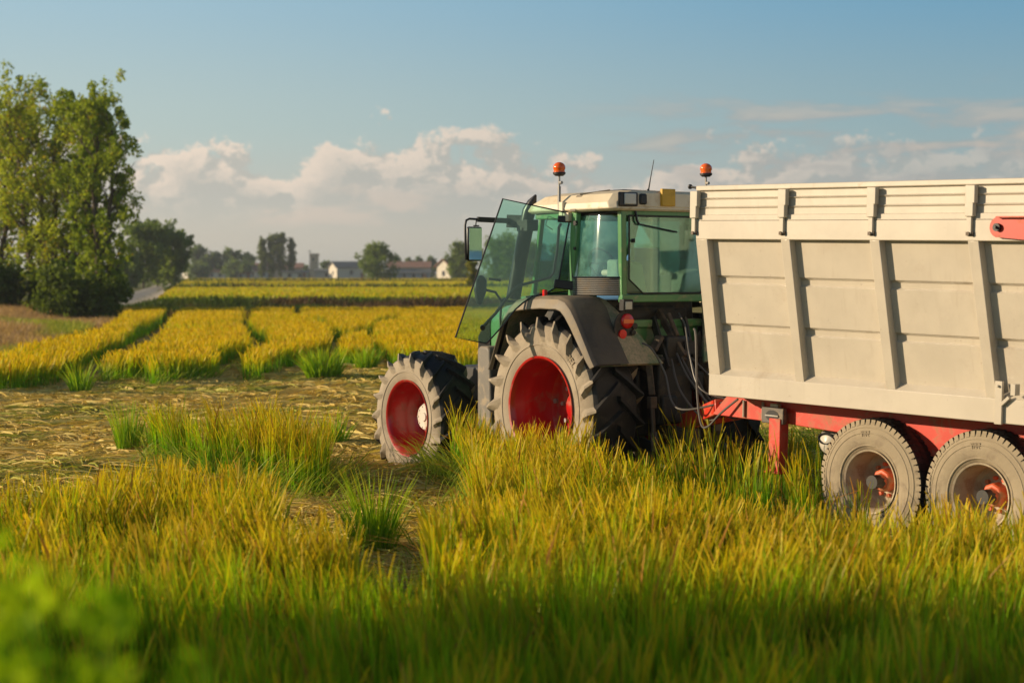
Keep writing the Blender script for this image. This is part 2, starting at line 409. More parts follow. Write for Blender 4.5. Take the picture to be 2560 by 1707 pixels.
# ------------------------------------------------------------------ blades
def blades(x, y, z0, h, w, lean_dir, lean, face, cols, ts, segs=4, curl=None, head=None):
    """x,y,z0,h,w arrays. cols: list of (N,3) colours at the stations ts."""
    N = len(x); K = segs + 1
    t = np.linspace(0, 1, K)
    if curl is None: curl = np.full(N, 2.0)
    bend = t[None, :] ** curl[:, None]                                # N,K
    L = lean[:, None] * h[:, None] * bend
    Z = h[:, None] * t[None, :] * (1 - .38 * lean[:, None] ** 2 * t[None, :] ** 2)
    PX = x[:, None] + np.cos(lean_dir)[:, None] * L; PY = y[:, None] + np.sin(lean_dir)[:, None] * L
    PZ = z0[:, None] + Z
    prof = np.interp(t, [0, .35, .75, 1], [.8, 1.0, .7, .08])[None, :] * np.ones((N, 1))
    if head is not None:     # grain heads: thin stem, thick tip
        ph = np.interp(t, [0, .55, .72, .88, 1], [.6, .55, 1.5, 1.7, .5])[None, :]
        prof = np.where(head[:, None], ph, prof)
    W = w[:, None] * prof * .5
    fx = np.cos(face)[:, None] * W; fy = np.sin(face)[:, None] * W
    V = np.empty((N, K, 2, 3)); V[:, :, 0, 0] = PX - fx; V[:, :, 1, 0] = PX + fx
    V[:, :, 0, 1] = PY - fy; V[:, :, 1, 1] = PY + fy; V[:, :, :, 2] = PZ[:, :, None]
    C = np.zeros((N, K, 3)); ts = np.array(ts)
    for k in range(K):
        j = min(np.searchsorted(ts, t[k], side='right') - 1, len(ts) - 2); j = max(j, 0)
        u = (t[k] - ts[j]) / (ts[j + 1] - ts[j]); C[:, k] = cols[j] * (1 - u) + cols[j + 1] * u
    C = np.repeat(C[:, :, None, :], 2, axis=2)
    base = (np.arange(N) * K * 2)[:, None] + (np.arange(segs) * 2)[None, :]
    Q = np.stack([base, base + 1, base + 3, base + 2], -1).reshape(-1, 4)
    return V.reshape(-1, 3), Q, C.reshape(-1, 3)
def join(parts):
    vs, qs, cs = [], [], []; o = 0
    for v, q, c in parts: vs.append(v); qs.append(q + o); cs.append(c); o += len(v)
    return np.concatenate(vs), np.concatenate(qs), np.concatenate(cs)

def rice(rng, x, y, h0=.74, hv=.14, w=.011, lean=.25, gold=.5, segs=4, wind=None, green=1.0, zoff=0.0, hill=None, st=(0, .3, .62, .88, 1)):
    N = len(x)
    patch = fbm(x, y, 1.6); patch2 = vnoise(x + 90, y, .5)
    h = h0 * (1 + (rng.random(N) - .5) * 2 * hv) * (.90 + .2 * vnoise(x, y, .9))
    gp = gold * np.clip(.35 + 1.3 * patch, .2, 1.3)
    hb = np.ones(N)
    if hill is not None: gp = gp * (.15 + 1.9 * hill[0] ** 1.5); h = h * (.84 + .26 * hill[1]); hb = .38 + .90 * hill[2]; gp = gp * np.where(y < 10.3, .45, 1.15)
    hd = rng.random(N) < gp
    h = np.where(hd, h * 1.04, h)
    ld = rng.random(N) * 2 * np.pi; curl = np.where(hd, 3.6, 1.8)
    ln = np.abs(rng.normal(lean, lean * .5, N))
    ln = np.where(hd, ln * .9 + .04, ln)
    ld = np.where(rng.random(N) < .4, (vnoise(x, y + 40, 2.3) * 9), ld)
    face = rng.random(N) * np.pi * .9 - .45 * np.pi * .9 * 1.0
    W = w * (.7 + .6 * rng.random(N))
    r = rng.random((N, 1)); r2 = rng.random((N, 1))
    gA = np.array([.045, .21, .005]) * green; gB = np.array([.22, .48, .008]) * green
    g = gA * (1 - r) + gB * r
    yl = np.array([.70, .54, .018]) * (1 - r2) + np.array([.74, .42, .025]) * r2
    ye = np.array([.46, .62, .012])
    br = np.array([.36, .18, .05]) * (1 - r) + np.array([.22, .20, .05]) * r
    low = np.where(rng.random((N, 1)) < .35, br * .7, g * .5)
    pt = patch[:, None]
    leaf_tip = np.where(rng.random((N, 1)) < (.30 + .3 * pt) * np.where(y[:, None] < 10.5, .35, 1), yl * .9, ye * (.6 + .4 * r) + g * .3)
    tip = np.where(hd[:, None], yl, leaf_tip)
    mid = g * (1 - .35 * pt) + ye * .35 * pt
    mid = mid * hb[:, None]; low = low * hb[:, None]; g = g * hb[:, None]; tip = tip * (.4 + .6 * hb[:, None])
    dead = rng.random((N, 1)) < (.07 if hill is not None else .03)
    dc = np.array([.62, .30, .07]) * (.5 + .6 * rng.random((N, 1)))
    mid = np.where(dead, dc * .9, mid); tip = np.where(dead, dc, tip); g = np.where(dead, dc * .7, g)
    bent = dead[:, 0] & (rng.random(N) < .5); ln = np.where(bent, .8 + .6 * rng.random(N), ln); h = np.where(bent, h * 1.05, h)
    z0 = ground_z(x, y) - .03 + zoff
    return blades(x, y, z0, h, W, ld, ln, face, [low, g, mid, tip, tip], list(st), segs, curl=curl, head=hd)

# tractor / trailer frames in the world
T_O, T_A = (1.329, 20.40), 125.7
R_O, R_A = (1.81, 17.96), 130.2
def tl_(x, y, o, a):
    a = rad(a); dx, dy = x - o[0], y - o[1]
    return dx * math.cos(a) + dy * math.sin(a), -dx * math.sin(a) + dy * math.cos(a)

M1 = [(-11.4,36.1),(-12.4,46.0),(-13.6,59.3),(-16.8,76.4),(-19.8,92.6),(-18.0,92.6),(-16.1,81.4),(-13.85,65.6),(-11.6,52.6),(-10.6,43.8),(-10.2,40.9),(-9.7,37.4),(-9.9,36.1),(-10.0,34.8),(-11.2,32.5),(-14,33)]
M2 = [(-17.0,92.6),(-13.95,73.4),(-11.5,59.3),(-9.75,48.4),(-9.1,41.9),(-8.9,38.4),(-8.7,38.0),(-8.0,39.2),(-7.5,36.9),(-7.3,38.0),(-6.7,39.6),(-7.4,43.8),(-7.2,48.4),(-8.9,59.3),(-10.5,68.0),(-14.0,92.6)]
M3 = [(-13.4,92.6),(-10.3,70.6),(-8.2,59.3),(-8.8,65.6),(-6.9,51.1),(-6.4,49.1),(-5.4,51.8),(-6.3,61.2),(-6.7,63.3),(-9.1,76.4),(-10.4,83.2),(-11.4,92.6)]
M3b = [(-6.2,41.4),(-6.4,46.0),(-5.6,52.6),(-5.0,48.4),(-5.7,43.8),(-5.6,38.4)]
M4 = [(-11.0,93.4),(-9.0,76.4),(-7.6,73.4),(-6.5,63.3),(-5.4,59.3),(-5.2,65.6),(-5.9,76.4),(-5.0,79.7),(-5.9,93.8)]
M5 = [(-4.8,49.7),(-4.8,56.6),(-4.1,51.1),(-3.7,46.0),(-4.2,44.9)]
M6 = [(-5.1,66.8),(-4.4,70.6),(-5.8,93.4),(6.5,93.8),(4.6,41.9),(-1.6,41.9),(-3.0,44.9),(-4.1,54.1)]
MIDS = [M1, M2, M3, M3b, M4, M5, M6]
B1 = [(-4.7,22.8),(-3.9,21.5),(-3.2,20.4),(-2.6,19.5),(-2.0,18.8),(-2.1,20.6),(-2.7,21.5),(-3.4,22.2),(-4.2,23.2),(-5.0,24.6)]
F1 = [(-9,6.2),(-9,14.6),(-6,13.2),(-4.3,13.7),(-4.0,14.0),(-3.7,14.3),(-3.7,15.3),(-3.6,16.1),(-3.0,15.8),(-2.5,15.4),(-2.1,14.8),(-1.8,13.8),(-1.6,12.5),(-1.2,12.1),(-1.0,11.3),(-0.8,10.3),(-0.4,10.0),(.2,10.6),(1.2,10.6),(8,10.6),(8,6.2)]
F2 = [(-0.9,22.3),(-.6,20.3),(-0.4,18.2),(-0.38,16.0),(-.30,13.9),(-.55,12.4),(-.5,10.5),(8,10.4),(9,14),(6.5,22),(2.9,25),(0.5,22.5)]

def in_view(x, y, m=.6): return (np.abs(x) < .292 * y + m)
def footprint(x, y, pad=0.0):
    """tyres and ruts of the tractor and the trailer: no standing rice there"""
    lx, ly = tl_(x, y, T_O, T_A); rx, ry = tl_(x, y, R_O, R_A)
    k = np.zeros(len(x), bool)
    for s in (1, -1):
        k |= (np.abs(ly - s * .93) < .37 + pad) & (lx < .95) & (lx > -1.7)
        k |= (np.abs(ly - s * .93) < .34 + pad) & (lx < 4.6) & (lx > 1.95)
    k |= (lx > .9) & (lx < 2.0) & (np.abs(ly) < .8)
    k |= (np.abs(lx) < .6) & (np.abs(ly) < .6)
    for s in (-.58, -1.92):
        k |= (np.abs(ry - s) < .29 + pad) & (rx < -1.35) & (rx > -4.6)
    return k

def crops():
    rng = np.random.default_rng(11)
    # near standing rice
    A = 100 * 760; n = 330000
    Y = np.sqrt(rng.random(n) * (23.5 ** 2 - 6.2 ** 2) + 6.2 ** 2); X = (rng.random(n) * 2 - 1) * (.30 * Y + .5)
    # plants grow in hills
    hx = rng.normal(0, .035, n); hy = rng.normal(0, .035, n)
    gi, gj = np.round(X / .23).astype(int), np.round(Y / .23).astype(int)
    H1, H2, H3 = _tab[gi % 256, gj % 256], _tab[(gi + 77) % 256, (gj + 31) % 256], _tab[(gi + 13) % 256, (gj + 190) % 256]
    X = gi * .23 + (H1 - .5) * .16 + hx * 1.5; Y = gj * .23 + (H2 - .5) * .16 + hy * 1.5
    keep = inpoly(X, Y, F1) | inpoly(X, Y, F2) | inpoly(X, Y, B1)
    keep &= ~footprint(X, Y)
    rx, ry = tl_(X, Y, R_O, R_A)
    keep &= ~((rng.random(len(X)) < .45) & (ry < -.5) & (ry > -2.3) & (rx < 1.0))
    hole = fbm(X + 12, Y, 1.1); keep &= ~((hole < .30) & (Y > 11))
    keep &= rng.random(n) < np.clip(.84 - .018 * (Y - 8), .46, 1) * (.45 + .85 * vnoise(X + 5, Y, .28))
    keep &= H3 > .10
    keep &= ~((Y > 13.0) & (X > 1.9) & (rng.random(n) < .35))
    keep &= ~((Y > 11.2) & (H1 < .14))
    keep &= ~((Y > 15.6) & (X > .9) & (rng.random(n) < .35))
    keep &= ~((Y > 15.6) & (X > .9) & (fbm(X + 3, Y, .8) < .40))
    X, Y, H1, H2, H3 = X[keep], Y[keep], H1[keep], H2[keep], H3[keep]
    parts = []
    b = inpoly(X, Y, B1)
    lo = sm(Y, 12.6, 13.4) * sm(X, 1.6, 2.1); sh = 1 - np.where(H2 < .2, .1, .50) * lo - 0 * sm(Y, 13.2, 14) * sm(X, 1.5, 2.1) - .12 * sm(Y, 13, 14) * sm(X, .7, 1.0)
    sh = np.where((Y > 15.6) & (X > 1.2) & (X < 2.85), .70 + .36 * H2, sh)
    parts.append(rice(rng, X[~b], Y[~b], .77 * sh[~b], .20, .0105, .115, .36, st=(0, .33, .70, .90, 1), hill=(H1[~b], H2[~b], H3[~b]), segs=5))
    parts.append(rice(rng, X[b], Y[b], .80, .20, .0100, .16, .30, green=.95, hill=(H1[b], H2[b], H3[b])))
    v, q, c = join(parts)
    o = fast_mesh('standing_rice', v, q, RICE, c)
    tag(o, 'tall green and golden rice standing in the foreground and around the wheels', 'rice', kind='stuff')
    # a few taller loose shoots
    # middle rows
    n = 260000
    Y = np.sqrt(rng.random(n) * (94 ** 2 - 31 ** 2) + 31 ** 2); X = -(.31 * Y) + rng.random(n) * (.36 * Y)
    keep = np.zeros(n, bool)
    wob = (fbm(X, Y, .6) - .5) * .55
    for P in MIDS: keep |= inpoly(X + wob, Y + wob * 2, P)
    keep &= ~((fbm(X + 70, Y * .45, 1.5) < .27) & (Y > 42))
    keep &= rng.random(n) < np.clip(1.2 - (Y - 35) / 90, .5, 1)
    X, Y = X[keep], Y[keep]
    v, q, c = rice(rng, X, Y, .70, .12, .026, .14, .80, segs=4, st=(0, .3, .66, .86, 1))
    c *= np.array([1.04, 1.0, .6])
    o = fast_mesh('rice_rows', v, q, RICE, c)
    tag(o, 'ripe golden rice left standing in curved blocks beyond the cut clearing', 'rice', kind='stuff')
    # flattened straw
    n = 380000
    Y = np.sqrt(rng.random(n) * (60 ** 2 - 10.0 ** 2) + 10.0 ** 2); X = -(.31 * Y) + rng.random(n) * (.52 * Y)
    keep = ~inpoly(X, Y, F1)
    keep &= rng.random(n) < np.where(Y > 42, .35, 1)
    X, Y = X[keep], Y[keep]; N = len(X)
    z0 = ground_z(X, Y) + .01 + rng.random(N) * .07
    L = .30 + .45 * rng.random(N)
    d = vnoise(X, Y, 1.7) * 7 + rng.normal(0, 1.0, N)
    k = 4; t = np.linspace(0, 1, k)
    w = .0048 * (.7 + .8 * rng.random(N)) * np.clip(Y / 22, .8, 1.7)
    PX = X[:, None] + np.cos(d)[:, None] * L[:, None] * t; PY = Y[:, None] + np.sin(d)[:, None] * L[:, None] * t
    PX += rng.normal(0, .007, (N, k)); PY += rng.normal(0, .007, (N, k))
    arch = rng.random(N)[:, None] * .07 * np.sin(t * np.pi)[None, :] ** 1.2 + (vnoise(X, Y, .9) * .10)[:, None]
    PZ = z0[:, None] + arch
    V = np.empty((N, k, 2, 3))
    nx = -np.sin(d)[:, None] * w[:, None]; ny = np.cos(d)[:, None] * w[:, None]
    V[:, :, 0, 0] = PX - nx; V[:, :, 1, 0] = PX + nx; V[:, :, 0, 1] = PY - ny; V[:, :, 1, 1] = PY + ny
    ro = w[:, None] * rng.normal(0, .9, (N, 1)); V[:, :, 0, 2] = PZ - ro; V[:, :, 1, 2] = PZ + ro
    base = (np.arange(N) * k * 2)[:, None] + (np.arange(k - 1) * 2)[None, :]
    Q = np.stack([base, base + 1, base + 3, base + 2], -1).reshape(-1, 4)
    pr = fbm(X + 40, Y, 3.0)[:, None]; r = rng.random((N, 1))
    cs = np.array([.80, .64, .22]) * (1 - r) + np.array([.62, .42, .13]) * r
    cg = np.array([.34, .36, .06]) * (1 - r) + np.array([.50, .46, .11]) * r
    mixv = sm(pr, .48, .65) * .6; mixv = np.where(rng.random((N, 1)) < mixv, 1, 0)
    c = cs * (1 - mixv) + cg * mixv
    C = np.repeat(np.repeat(c[:, None, None, :], k, 1), 2, 2)
    o = fast_mesh('flattened_straw', V.reshape(-1, 3), Q, STRAW, C.reshape(-1, 3))
    tag(o, 'pale flattened straw lying over the cleared strip left of the tractor', 'straw', kind='stuff')
    # leaning half-fallen stalks along the clearing edges
    E = []
    for P, cnt, ln_ in ((F1, 5000, .9), (B1, 1500, .9), (F2, 7500, 1.0), (M1, 350, .9), (M2, 500, .9), (M3b, 200, .9)):
        m = len(P)
        for _ in range(cnt):
            i = rng.integers(m); u = rng.random(); a, b_ = P[i], P[(i + 1) % m]
            E.append((a[0] + (b_[0] - a[0]) * u + rng.normal(0, .16), a[1] + (b_[1] - a[1]) * u + rng.normal(0, .3)))
    E = np.array(E); X, Y = E[:, 0], E[:, 1]; k_ = in_view(X, Y) & (Y < 60) & (Y > 10.8) & ~footprint(X, Y, -.06); X, Y = X[k_], Y[k_]; N = len(X)
    r = rng.random((N, 1))
    low = np.array([.30, .17, .05]) * r + np.array([.25, .25, .05]) * (1 - r); g = np.array([.22, .34, .02]) + r * .08; tip = np.array([.55, .50, .05]) * np.ones((N, 1))
    v, q, c = blades(X, Y, ground_z(X, Y) - .02, .35 + .45 * rng.random(N), np.full(N, .011) * np.clip(Y / 18, 1, 2.3), vnoise(X, Y, 1.5) * 8 + rng.normal(0, .5, N), .55 + .6 * rng.random(N), rng.random(N) * 3.1, [low, g, tip], [0, .5, 1], 4, curl=np.full(N, 1.5))
    o = fast_mesh('leaning_stalks', v, q, RICE, c)
    tag(o, 'bent half-fallen rice stalks along the edges of the cut lanes', 'rice stalks', kind='stuff')
    # far golden fields on the terrace
    n = 170000
    Y = np.sqrt(rng.random(n) * (425 ** 2 - 115 ** 2) + 115 ** 2); X = -(.31 * Y) + rng.random(n) * (.37 * Y)
    keep = terrace(X, Y) > .93
    for a, b_ in ((196, 207), (306, 318)):
        off = 3 * np.sin(X * .02); keep &= ~((Y > a + off) & (Y < b_ + off))
    keep &= Y > 116 + 1.5 * np.sin(X * .13)
    X, Y = X[keep], Y[keep]
    v, q, c = rice(rng, X, Y, .52, .12, .13, .12, .75, segs=2)
    c *= np.array([.95, 1.0, 1.0])
    o = fast_mesh('far_rice', v, q, RICE, c)
    tag(o, 'bright yellow rice in level terraced fields before the village', 'rice', kind='stuff')
    # weeds: bank face, verges, ditches
    n = 60000
    Y = np.sqrt(rng.random(n) * (330 ** 2 - 40 ** 2) + 40 ** 2); X = -(.32 * Y) + rng.random(n) * (.37 * Y)
    tv = terrace(X, Y)
    strip = ((Y > 95) & (Y < 119) & (X > -27)) | ((Y > 196) & (Y < 207) & (tv > .5)) | ((Y > 306) & (Y < 318) & (tv > .5))
    X, Y = X[strip], Y[strip]
    ex = rng.random(26000); Yb = 98 + 19 * rng.random(26000); Xb = -27 + 33 * ex
    X = np.concatenate([X, Xb]); Y = np.concatenate([Y, Yb]); N = len(X)
    r = rng.random((N, 1)); br_ = sm(fbm(X, Y, 9)[:, None], .55, .7)
    g = (np.array([.045, .085, .012]) * (1 - r) + np.array([.10, .13, .025]) * r) * (1 - br_) + (np.array([.13, .08, .045]) * (.5 + r)) * br_
    v, q, c = blades(X, Y, ground_z(X, Y) - .02, (.25 + .35 * rng.random(N)) * (.6 + .8 * vnoise(X, Y, 4)) * np.where(Y > 150, 1.7, 1), np.full(N, .10) * np.where(Y > 150, 2, 1), rng.random(N) * 6.3, .2 + .5 * rng.random(N), rng.normal(0, .6, N), [g * .8, g, g * 1.2], [0, .5, 1], 2)
    o = fast_mesh('bank_weeds', v, q, LEAF, c)
    tag(o, 'dark weeds on the low bank and ditches between the fields', 'weeds', kind='stuff')
    # left verge: dry reddish grass
    n = 150000
    Y = 34 + 78 * rng.random(n) ** .8; X = -(.32 * Y) + rng.random(n) * (.2 * Y)
    edge = -(X + 12.9 + (Y - 40) * .128)
    keep = (edge > .2) & (Y < 101) & ~inpoly(X, Y, M1) & (Y < 116)
    X, Y = X[keep], Y[keep]; N = len(X)
    r = rng.random((N, 1)); pat = sm(fbm(X, Y * .5, 6)[:, None], .38, .52)
    dry = np.array([.62, .42, .24]) * (1 - r) + np.array([.45, .27, .15]) * r
    grn = np.array([.22, .32, .04]) * (1 - r) + np.array([.55, .50, .08]) * r
    g = dry * pat + grn * (1 - pat)
    v, q, c = blades(X, Y, ground_z(X, Y) - .02, (.28 + .32 * rng.random(N)) * (.7 + .6 * vnoise(X, Y, 3)), np.full(N, .035), rng.random(N) * 6.3, .3 + .6 * rng.random(N), rng.normal(0, .7, N), [g * .8, g, g], [0, .5, 1], 2)
    o = fast_mesh('verge_grass', v, q, LEAF, c)
    tag(o, 'dry reddish and green grass on the verge below the big poplars', 'grass', kind='stuff')
crops()

def rice_clump(x, y, r, n, h, lean, seed, label):
    rng = np.random.default_rng(seed)
    a = rng.random(n) * 6.283; q_ = np.sqrt(rng.random(n)) * r
    X, Y = q_ * np.cos(a), q_ * np.sin(a)
    N = n; rr = rng.random((N, 1))
    low = np.array([.30, .16, .05]) * rr + np.array([.16, .20, .03]) * (1 - rr)
    g = np.array([.13, .30, .012]) * (1 - rr) + np.array([.34, .50, .02]) * rr
    tip = np.where(rng.random((N, 1)) < .6, np.array([[.62, .50, .03]]), g * 1.3)
    ln = lean * .75 * (.3 + q_ / r) * (.5 + 1.0 * rng.random(N))
    w = .012 * max(1, y / 19)
    v, q, c = blades(X, Y, np.full(N, -.03), h * (.45 + .5 * rng.random(N)), w * (.7 + .6 * rng.random(N)), a + rng.normal(0, .4, N), ln, rng.random(N) * 3.1, [low, g, g, tip], [0, .3, .7, 1], 5)
    o = fast_mesh('rice_clump', v, q, RICE, c); o.location = (x, y, float(ground_z(x, y)))
    tag(o, label, 'rice clump', 'separate rice clumps left in the clearing')
rice_clump(-1.2, 15.4, .17, 260, .98, .42, 1, 'fanned green rice clump in the flattened lane left of the foreground track')
rice_clump(-4.2, 39.6, .36, 420, 1.0, .5, 2, 'bushy rice clump standing alone before the far rows left of the front wheel')
rice_clump(-5.05, 23.4, .14, 150, .95, .25, 3, 'narrow upright rice clump at the left end of the standing band')
rice_clump(-2.45, 24.6, .13, 120, .80, .4, 4, 'low rice clump at the right end of the standing band beside the front tyre')
rice_clump(-3.6, 43.8, .25, 160, .9, .5, 6, 'small ragged rice clump below the lone block near the door')
rice_clump(-8.5, 35.0, .18, 110, .95, .5, 8, 'dry brownish rice clump at the foot of the left rows')

# ------------------------------------------------------------------ trees
def leaf_cloud(rng, centres, radii, n, size, cA, cB, gold=None, flat=1.0):
    """n leaf quads scattered in little clusters round the centres"""
    ci = rng.integers(len(centres), size=n)
    dirv = rng.normal(size=(n, 3)); dirv /= np.linalg.norm(dirv, axis=1)[:, None]
    p = centres[ci] + dirv * (radii[ci] * rng.random(n) ** .45)[:, None] * np.array([1, 1, flat])
    a = rng.normal(size=(n, 3)); a /= np.linalg.norm(a, axis=1)[:, None]
    b = np.cross(a, rng.normal(size=(n, 3))); b /= np.linalg.norm(b, axis=1)[:, None]
    s = size * (.55 + .9 * rng.random(n))[:, None]
    V = np.stack([p - a * s * .6, p + b * s * .38, p + a * s * .6, p - b * s * .38], 1).reshape(-1, 3)
    Q = np.arange(n * 4).reshape(-1, 4)
    cv = rng.random(len(centres))[ci][:, None] * .6 + rng.random((n, 1)) * .4
    c = np.array(cA) * (1 - cv) + np.array(cB) * cv
    if gold is not None:
        g = (rng.random((n, 1)) < gold[0]); c = np.where(g, np.array(gold[1]), c)
    return V, Q, np.repeat(c, 4, axis=0)

def tree(name, label, loc, h, w, seed, leaves=9000, size=.2, cA=(.035, .075, .015), cB=(.10, .16, .03), shape='round', nb=40, base=.12, gold=None, group=None, trunk_r=None, cl=.16, cat='tree', stems=1):
    rng = np.random.default_rng(seed)
    root = empty(name, (loc[0], loc[1], float(ground_z(loc[0], loc[1])) - .1))
    tag(root, label, cat, group)
    t = MB(); cents = []; rads = []
    tr = trunk_r or h * .018
    for s in range(stems):
        sx = 0 if stems == 1 else (s - (stems - 1) / 2) * w * .28 + rng.normal(0, w * .03)
        sy = 0 if stems == 1 else rng.normal(0, w * .12)
        sh = h * (1 if s == 0 else .8 + .18 * rng.random())
        lean = Vector((sx * .9, sy, sh * .93))
        pts = [Vector((sx * .35, sy * .3, 0)).lerp(lean, u) + Vector((rng.normal(0, .012 * h) * u, rng.normal(0, .012 * h) * u, 0)) for u in np.linspace(0, 1, 7)]
        t.tube(pts, [tr * (1 - .88 * u) for u in np.linspace(0, 1, 7)], 7)
        for k in range(nb // stems):
            u = base + (1 - base) * (k + rng.random()) / (nb // stems)
            f = u * 6; i = min(int(f), 5); p = pts[i].lerp(pts[i + 1], f - i)
            az = rng.random() * 6.283
            if shape == 'poplar': prof = (math.sin(math.pi * min(1, .12 + u * .9)) ** .5) * .5; up = 1.5
            elif shape == 'tall': prof = .26 + .40 * math.sin(math.pi * (.08 + .80 * u)) ; up = 1.7
            else: prof = math.sin(math.pi * (.15 + .8 * u)) ** .7 * .55; up = .55
            ln_ = w * prof * (.5 + .6 * rng.random()) / (1 if stems == 1 else 1.5)
            d = Vector((math.cos(az), math.sin(az), up * (.6 + .6 * rng.random())))
            if shape != 'poplar': e = p + Vector((d.x, d.y, d.z * .75)) * ln_
            else: e = p + Vector((d.x * .55, d.y * .55, d.z)) * ln_
            e.z = min(e.z, h * (.90 + .08 * rng.random()))
            m = (p + e) / 2 + Vector((0, 0, -.06 * ln_))
            t.tube([p, m, e], [tr * .32 * (1 - .6 * u), tr * .2 * (1 - .6 * u), tr * .07], 4, cap=False)
            for q in np.linspace(.35, 1.0, 4):
                cc = (p.lerp(m, q * 2) if q < .5 else m.lerp(e, q * 2 - 1))
                cents.append(cc + Vector((rng.normal(0, .05 * w), rng.normal(0, .05 * w), rng.normal(0, .03 * h)))); rads.append(w * cl * (.5 + .7 * rng.random()) * (1.1 - .35 * q))
    t.build('trunk', BARK, root)
    C = np.array([tuple(c) for c in cents]); C[:, 2] = np.maximum(C[:, 2], h * .04)
    V, Q, cc = leaf_cloud(rng, C, np.array(rads), leaves, size, cA, cB, gold, 1.25)
    V[:, 2] = np.maximum(V[:, 2], .02)
    cr = fast_mesh('crown', V, Q, LEAF, cc); cr.parent = root
    for p_ in cr.data.polygons[:0]: pass
    return root
G = 'big poplars at the left edge'
tree('poplar_tree', 'tall bushy poplar with the highest top, second from the left edge', (-24.3, 95), 13.3, 5.6, 21, 29000, .155, (.17, .25, .022), (.50, .54, .045), 'tall', 130, .04, (.12, (.40, .32, .02)), G, cl=.10, stems=5)
tree('poplar_tree', 'shorter rounded poplar top right of the tallest one, over the path', (-20.4, 88.5), 11.8, 3.8, 27, 17000, .15, (.13, .21, .020), (.38, .44, .04), 'tall', 90, .04, (.04, (.32, .28, .02)), G, cl=.10, stems=3)
tree('poplar_tree', 'golden-toned poplar cut by the left edge of the picture', (-31.0, 104), 12.6, 8.0, 23, 22000, .17, (.22, .32, .022), (.52, .55, .035), 'tall', 100, .04, (.30, (.50, .34, .02)), G, cl=.10, stems=3)  # brightest leaf colours of the group, with the most gold
tree('bush', 'dark bush at the foot of the poplars beside the path', (-22.3, 91), 3.0, 4.6, 24, 8000, .2, (.045, .085, .015), (.12, .18, .03), 'round', 40, .02, cat='bush', cl=.14, stems=3)
tree('bush', 'low bush under the golden-toned poplar at the left edge', (-26.9, 91), 2.4, 5.5, 25, 8000, .2, (.05, .09, .015), (.14, .19, .03), 'round', 40, .02, cat='bush', cl=.14, stems=3)
tree('bush', 'broad dark bush hiding the foot of the shorter poplar by the path', (-20.9, 87), 2.6, 4.6, 26, 6000, .19, (.06, .10, .015), (.16, .21, .03), 'round', 46, .02, cat='bush', cl=.15, stems=3)
def ftree(dx, top, Y, wpx, seed, label, shape='round', name='tree', cA=(.045, .075, .03), cB=(.10, .135, .05), leaves=2600, size=.55, gold=None, nb=36, base=.08, cl=.17):
    X = (dx * 1.0884 - 1280) / 4454 * Y; gz = float(ground_z(X, Y)); h = CAM_Z + (682 - top * 1.0884) / 4454 * Y - gz
    tree(name, label, (X, Y), h, wpx * 1.0884 / 4454 * Y * 1.12, seed, leaves, size, cA, cB, shape, nb, base, gold, 'trees beyond the fields', cl=cl)
T = [
 (330, 512, 240, 85, 31, 'tall dark tree next to the big poplars, left of its pair', 'tall'), (395, 528, 245, 75, 32, 'dark tree right of its pair beside the path end', 'tall'),
 (296, 590, 235, 60, 33, 'low brownish tree between the big poplars and the dark pair', 'round'), (362, 540, 255, 60, 34, 'dark tree standing between the two of the dark pair', 'tall'),
 (455, 566, 560, 50, 35, 'hazy round tree just right of the dark pair'), (492, 582, 560, 50, 36, 'low hazy tree, second right of the dark pair'),
 (528, 572, 560, 50, 37, 'hazy tree with two tops left of the columnar poplars'), (566, 580, 560, 40, 38, 'hazy tree nearest the columnar poplars on their left'),
 (545, 604, 540, 60, 39, 'low pale shrubby tree before the hazy trees'), (455, 610, 520, 50, 40, 'pale shrubby tree in front of the hazy round tree'),
 (866, 562, 380, 72, 41, 'spiky round tree standing alone between barn and long house', 'round'),
 (750, 600, 600, 24, 42, 'small round tree right of the brick tower'), (700, 612, 610, 26, 43, 'small tree left of the brick tower'),
 (908, 590, 590, 26, 44, 'small tree behind the lone spiky tree'), (940, 592, 600, 20, 45, 'narrow tree over the long house roof'), (962, 590, 600, 24, 46, 'middle tree behind the long house roof'), (988, 590, 600, 28, 47, 'tree at the right end of the long house'),
 (1056, 556, 420, 56, 48, 'large pale tree behind the white house left of the tractor'),
 (1150, 548, 330, 110, 49, 'broad tree seen through the open tractor door', 'round'), (1225, 560, 340, 90, 50, 'tree seen through the cab beside the door frame', 'round'),
 (1300, 560, 340, 90, 51, 'tree seen through the curved corner window'), (1400, 560, 330, 100, 52, 'tree behind the seat seen through the rear window'), (1500, 570, 340, 100, 56, 'tree seen at the right of the rear window')]
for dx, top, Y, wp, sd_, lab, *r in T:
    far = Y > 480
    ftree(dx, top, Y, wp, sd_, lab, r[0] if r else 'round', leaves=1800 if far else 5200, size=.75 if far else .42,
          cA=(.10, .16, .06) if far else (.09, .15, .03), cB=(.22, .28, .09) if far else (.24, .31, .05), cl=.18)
for i, (dx, top, wp) in enumerate(((603, 545, 15), (625, 540, 17), (646, 537, 21), (670, 547, 13))):
    ftree(dx, top, 520, wp * 2.1, 60 + i, ['leftmost columnar poplar of the row of four', 'second columnar poplar from the left in the row of four', 'tallest and widest columnar poplar, third in the row of four', 'thin columnar poplar standing apart at the right of the row'][i],
          'poplar', 'columnar_poplar', (.08, .12, .035), (.20, .24, .05), 3000, .5, nb=46, base=.04, cl=.17)
ftree(1085, 600, 200, 22, 70, 'small yellow-green tree below the tractor mirror', 'tall', 'tree', (.16, .20, .02), (.30, .30, .03), 4000, .22, (.3, (.42, .34, .03)))

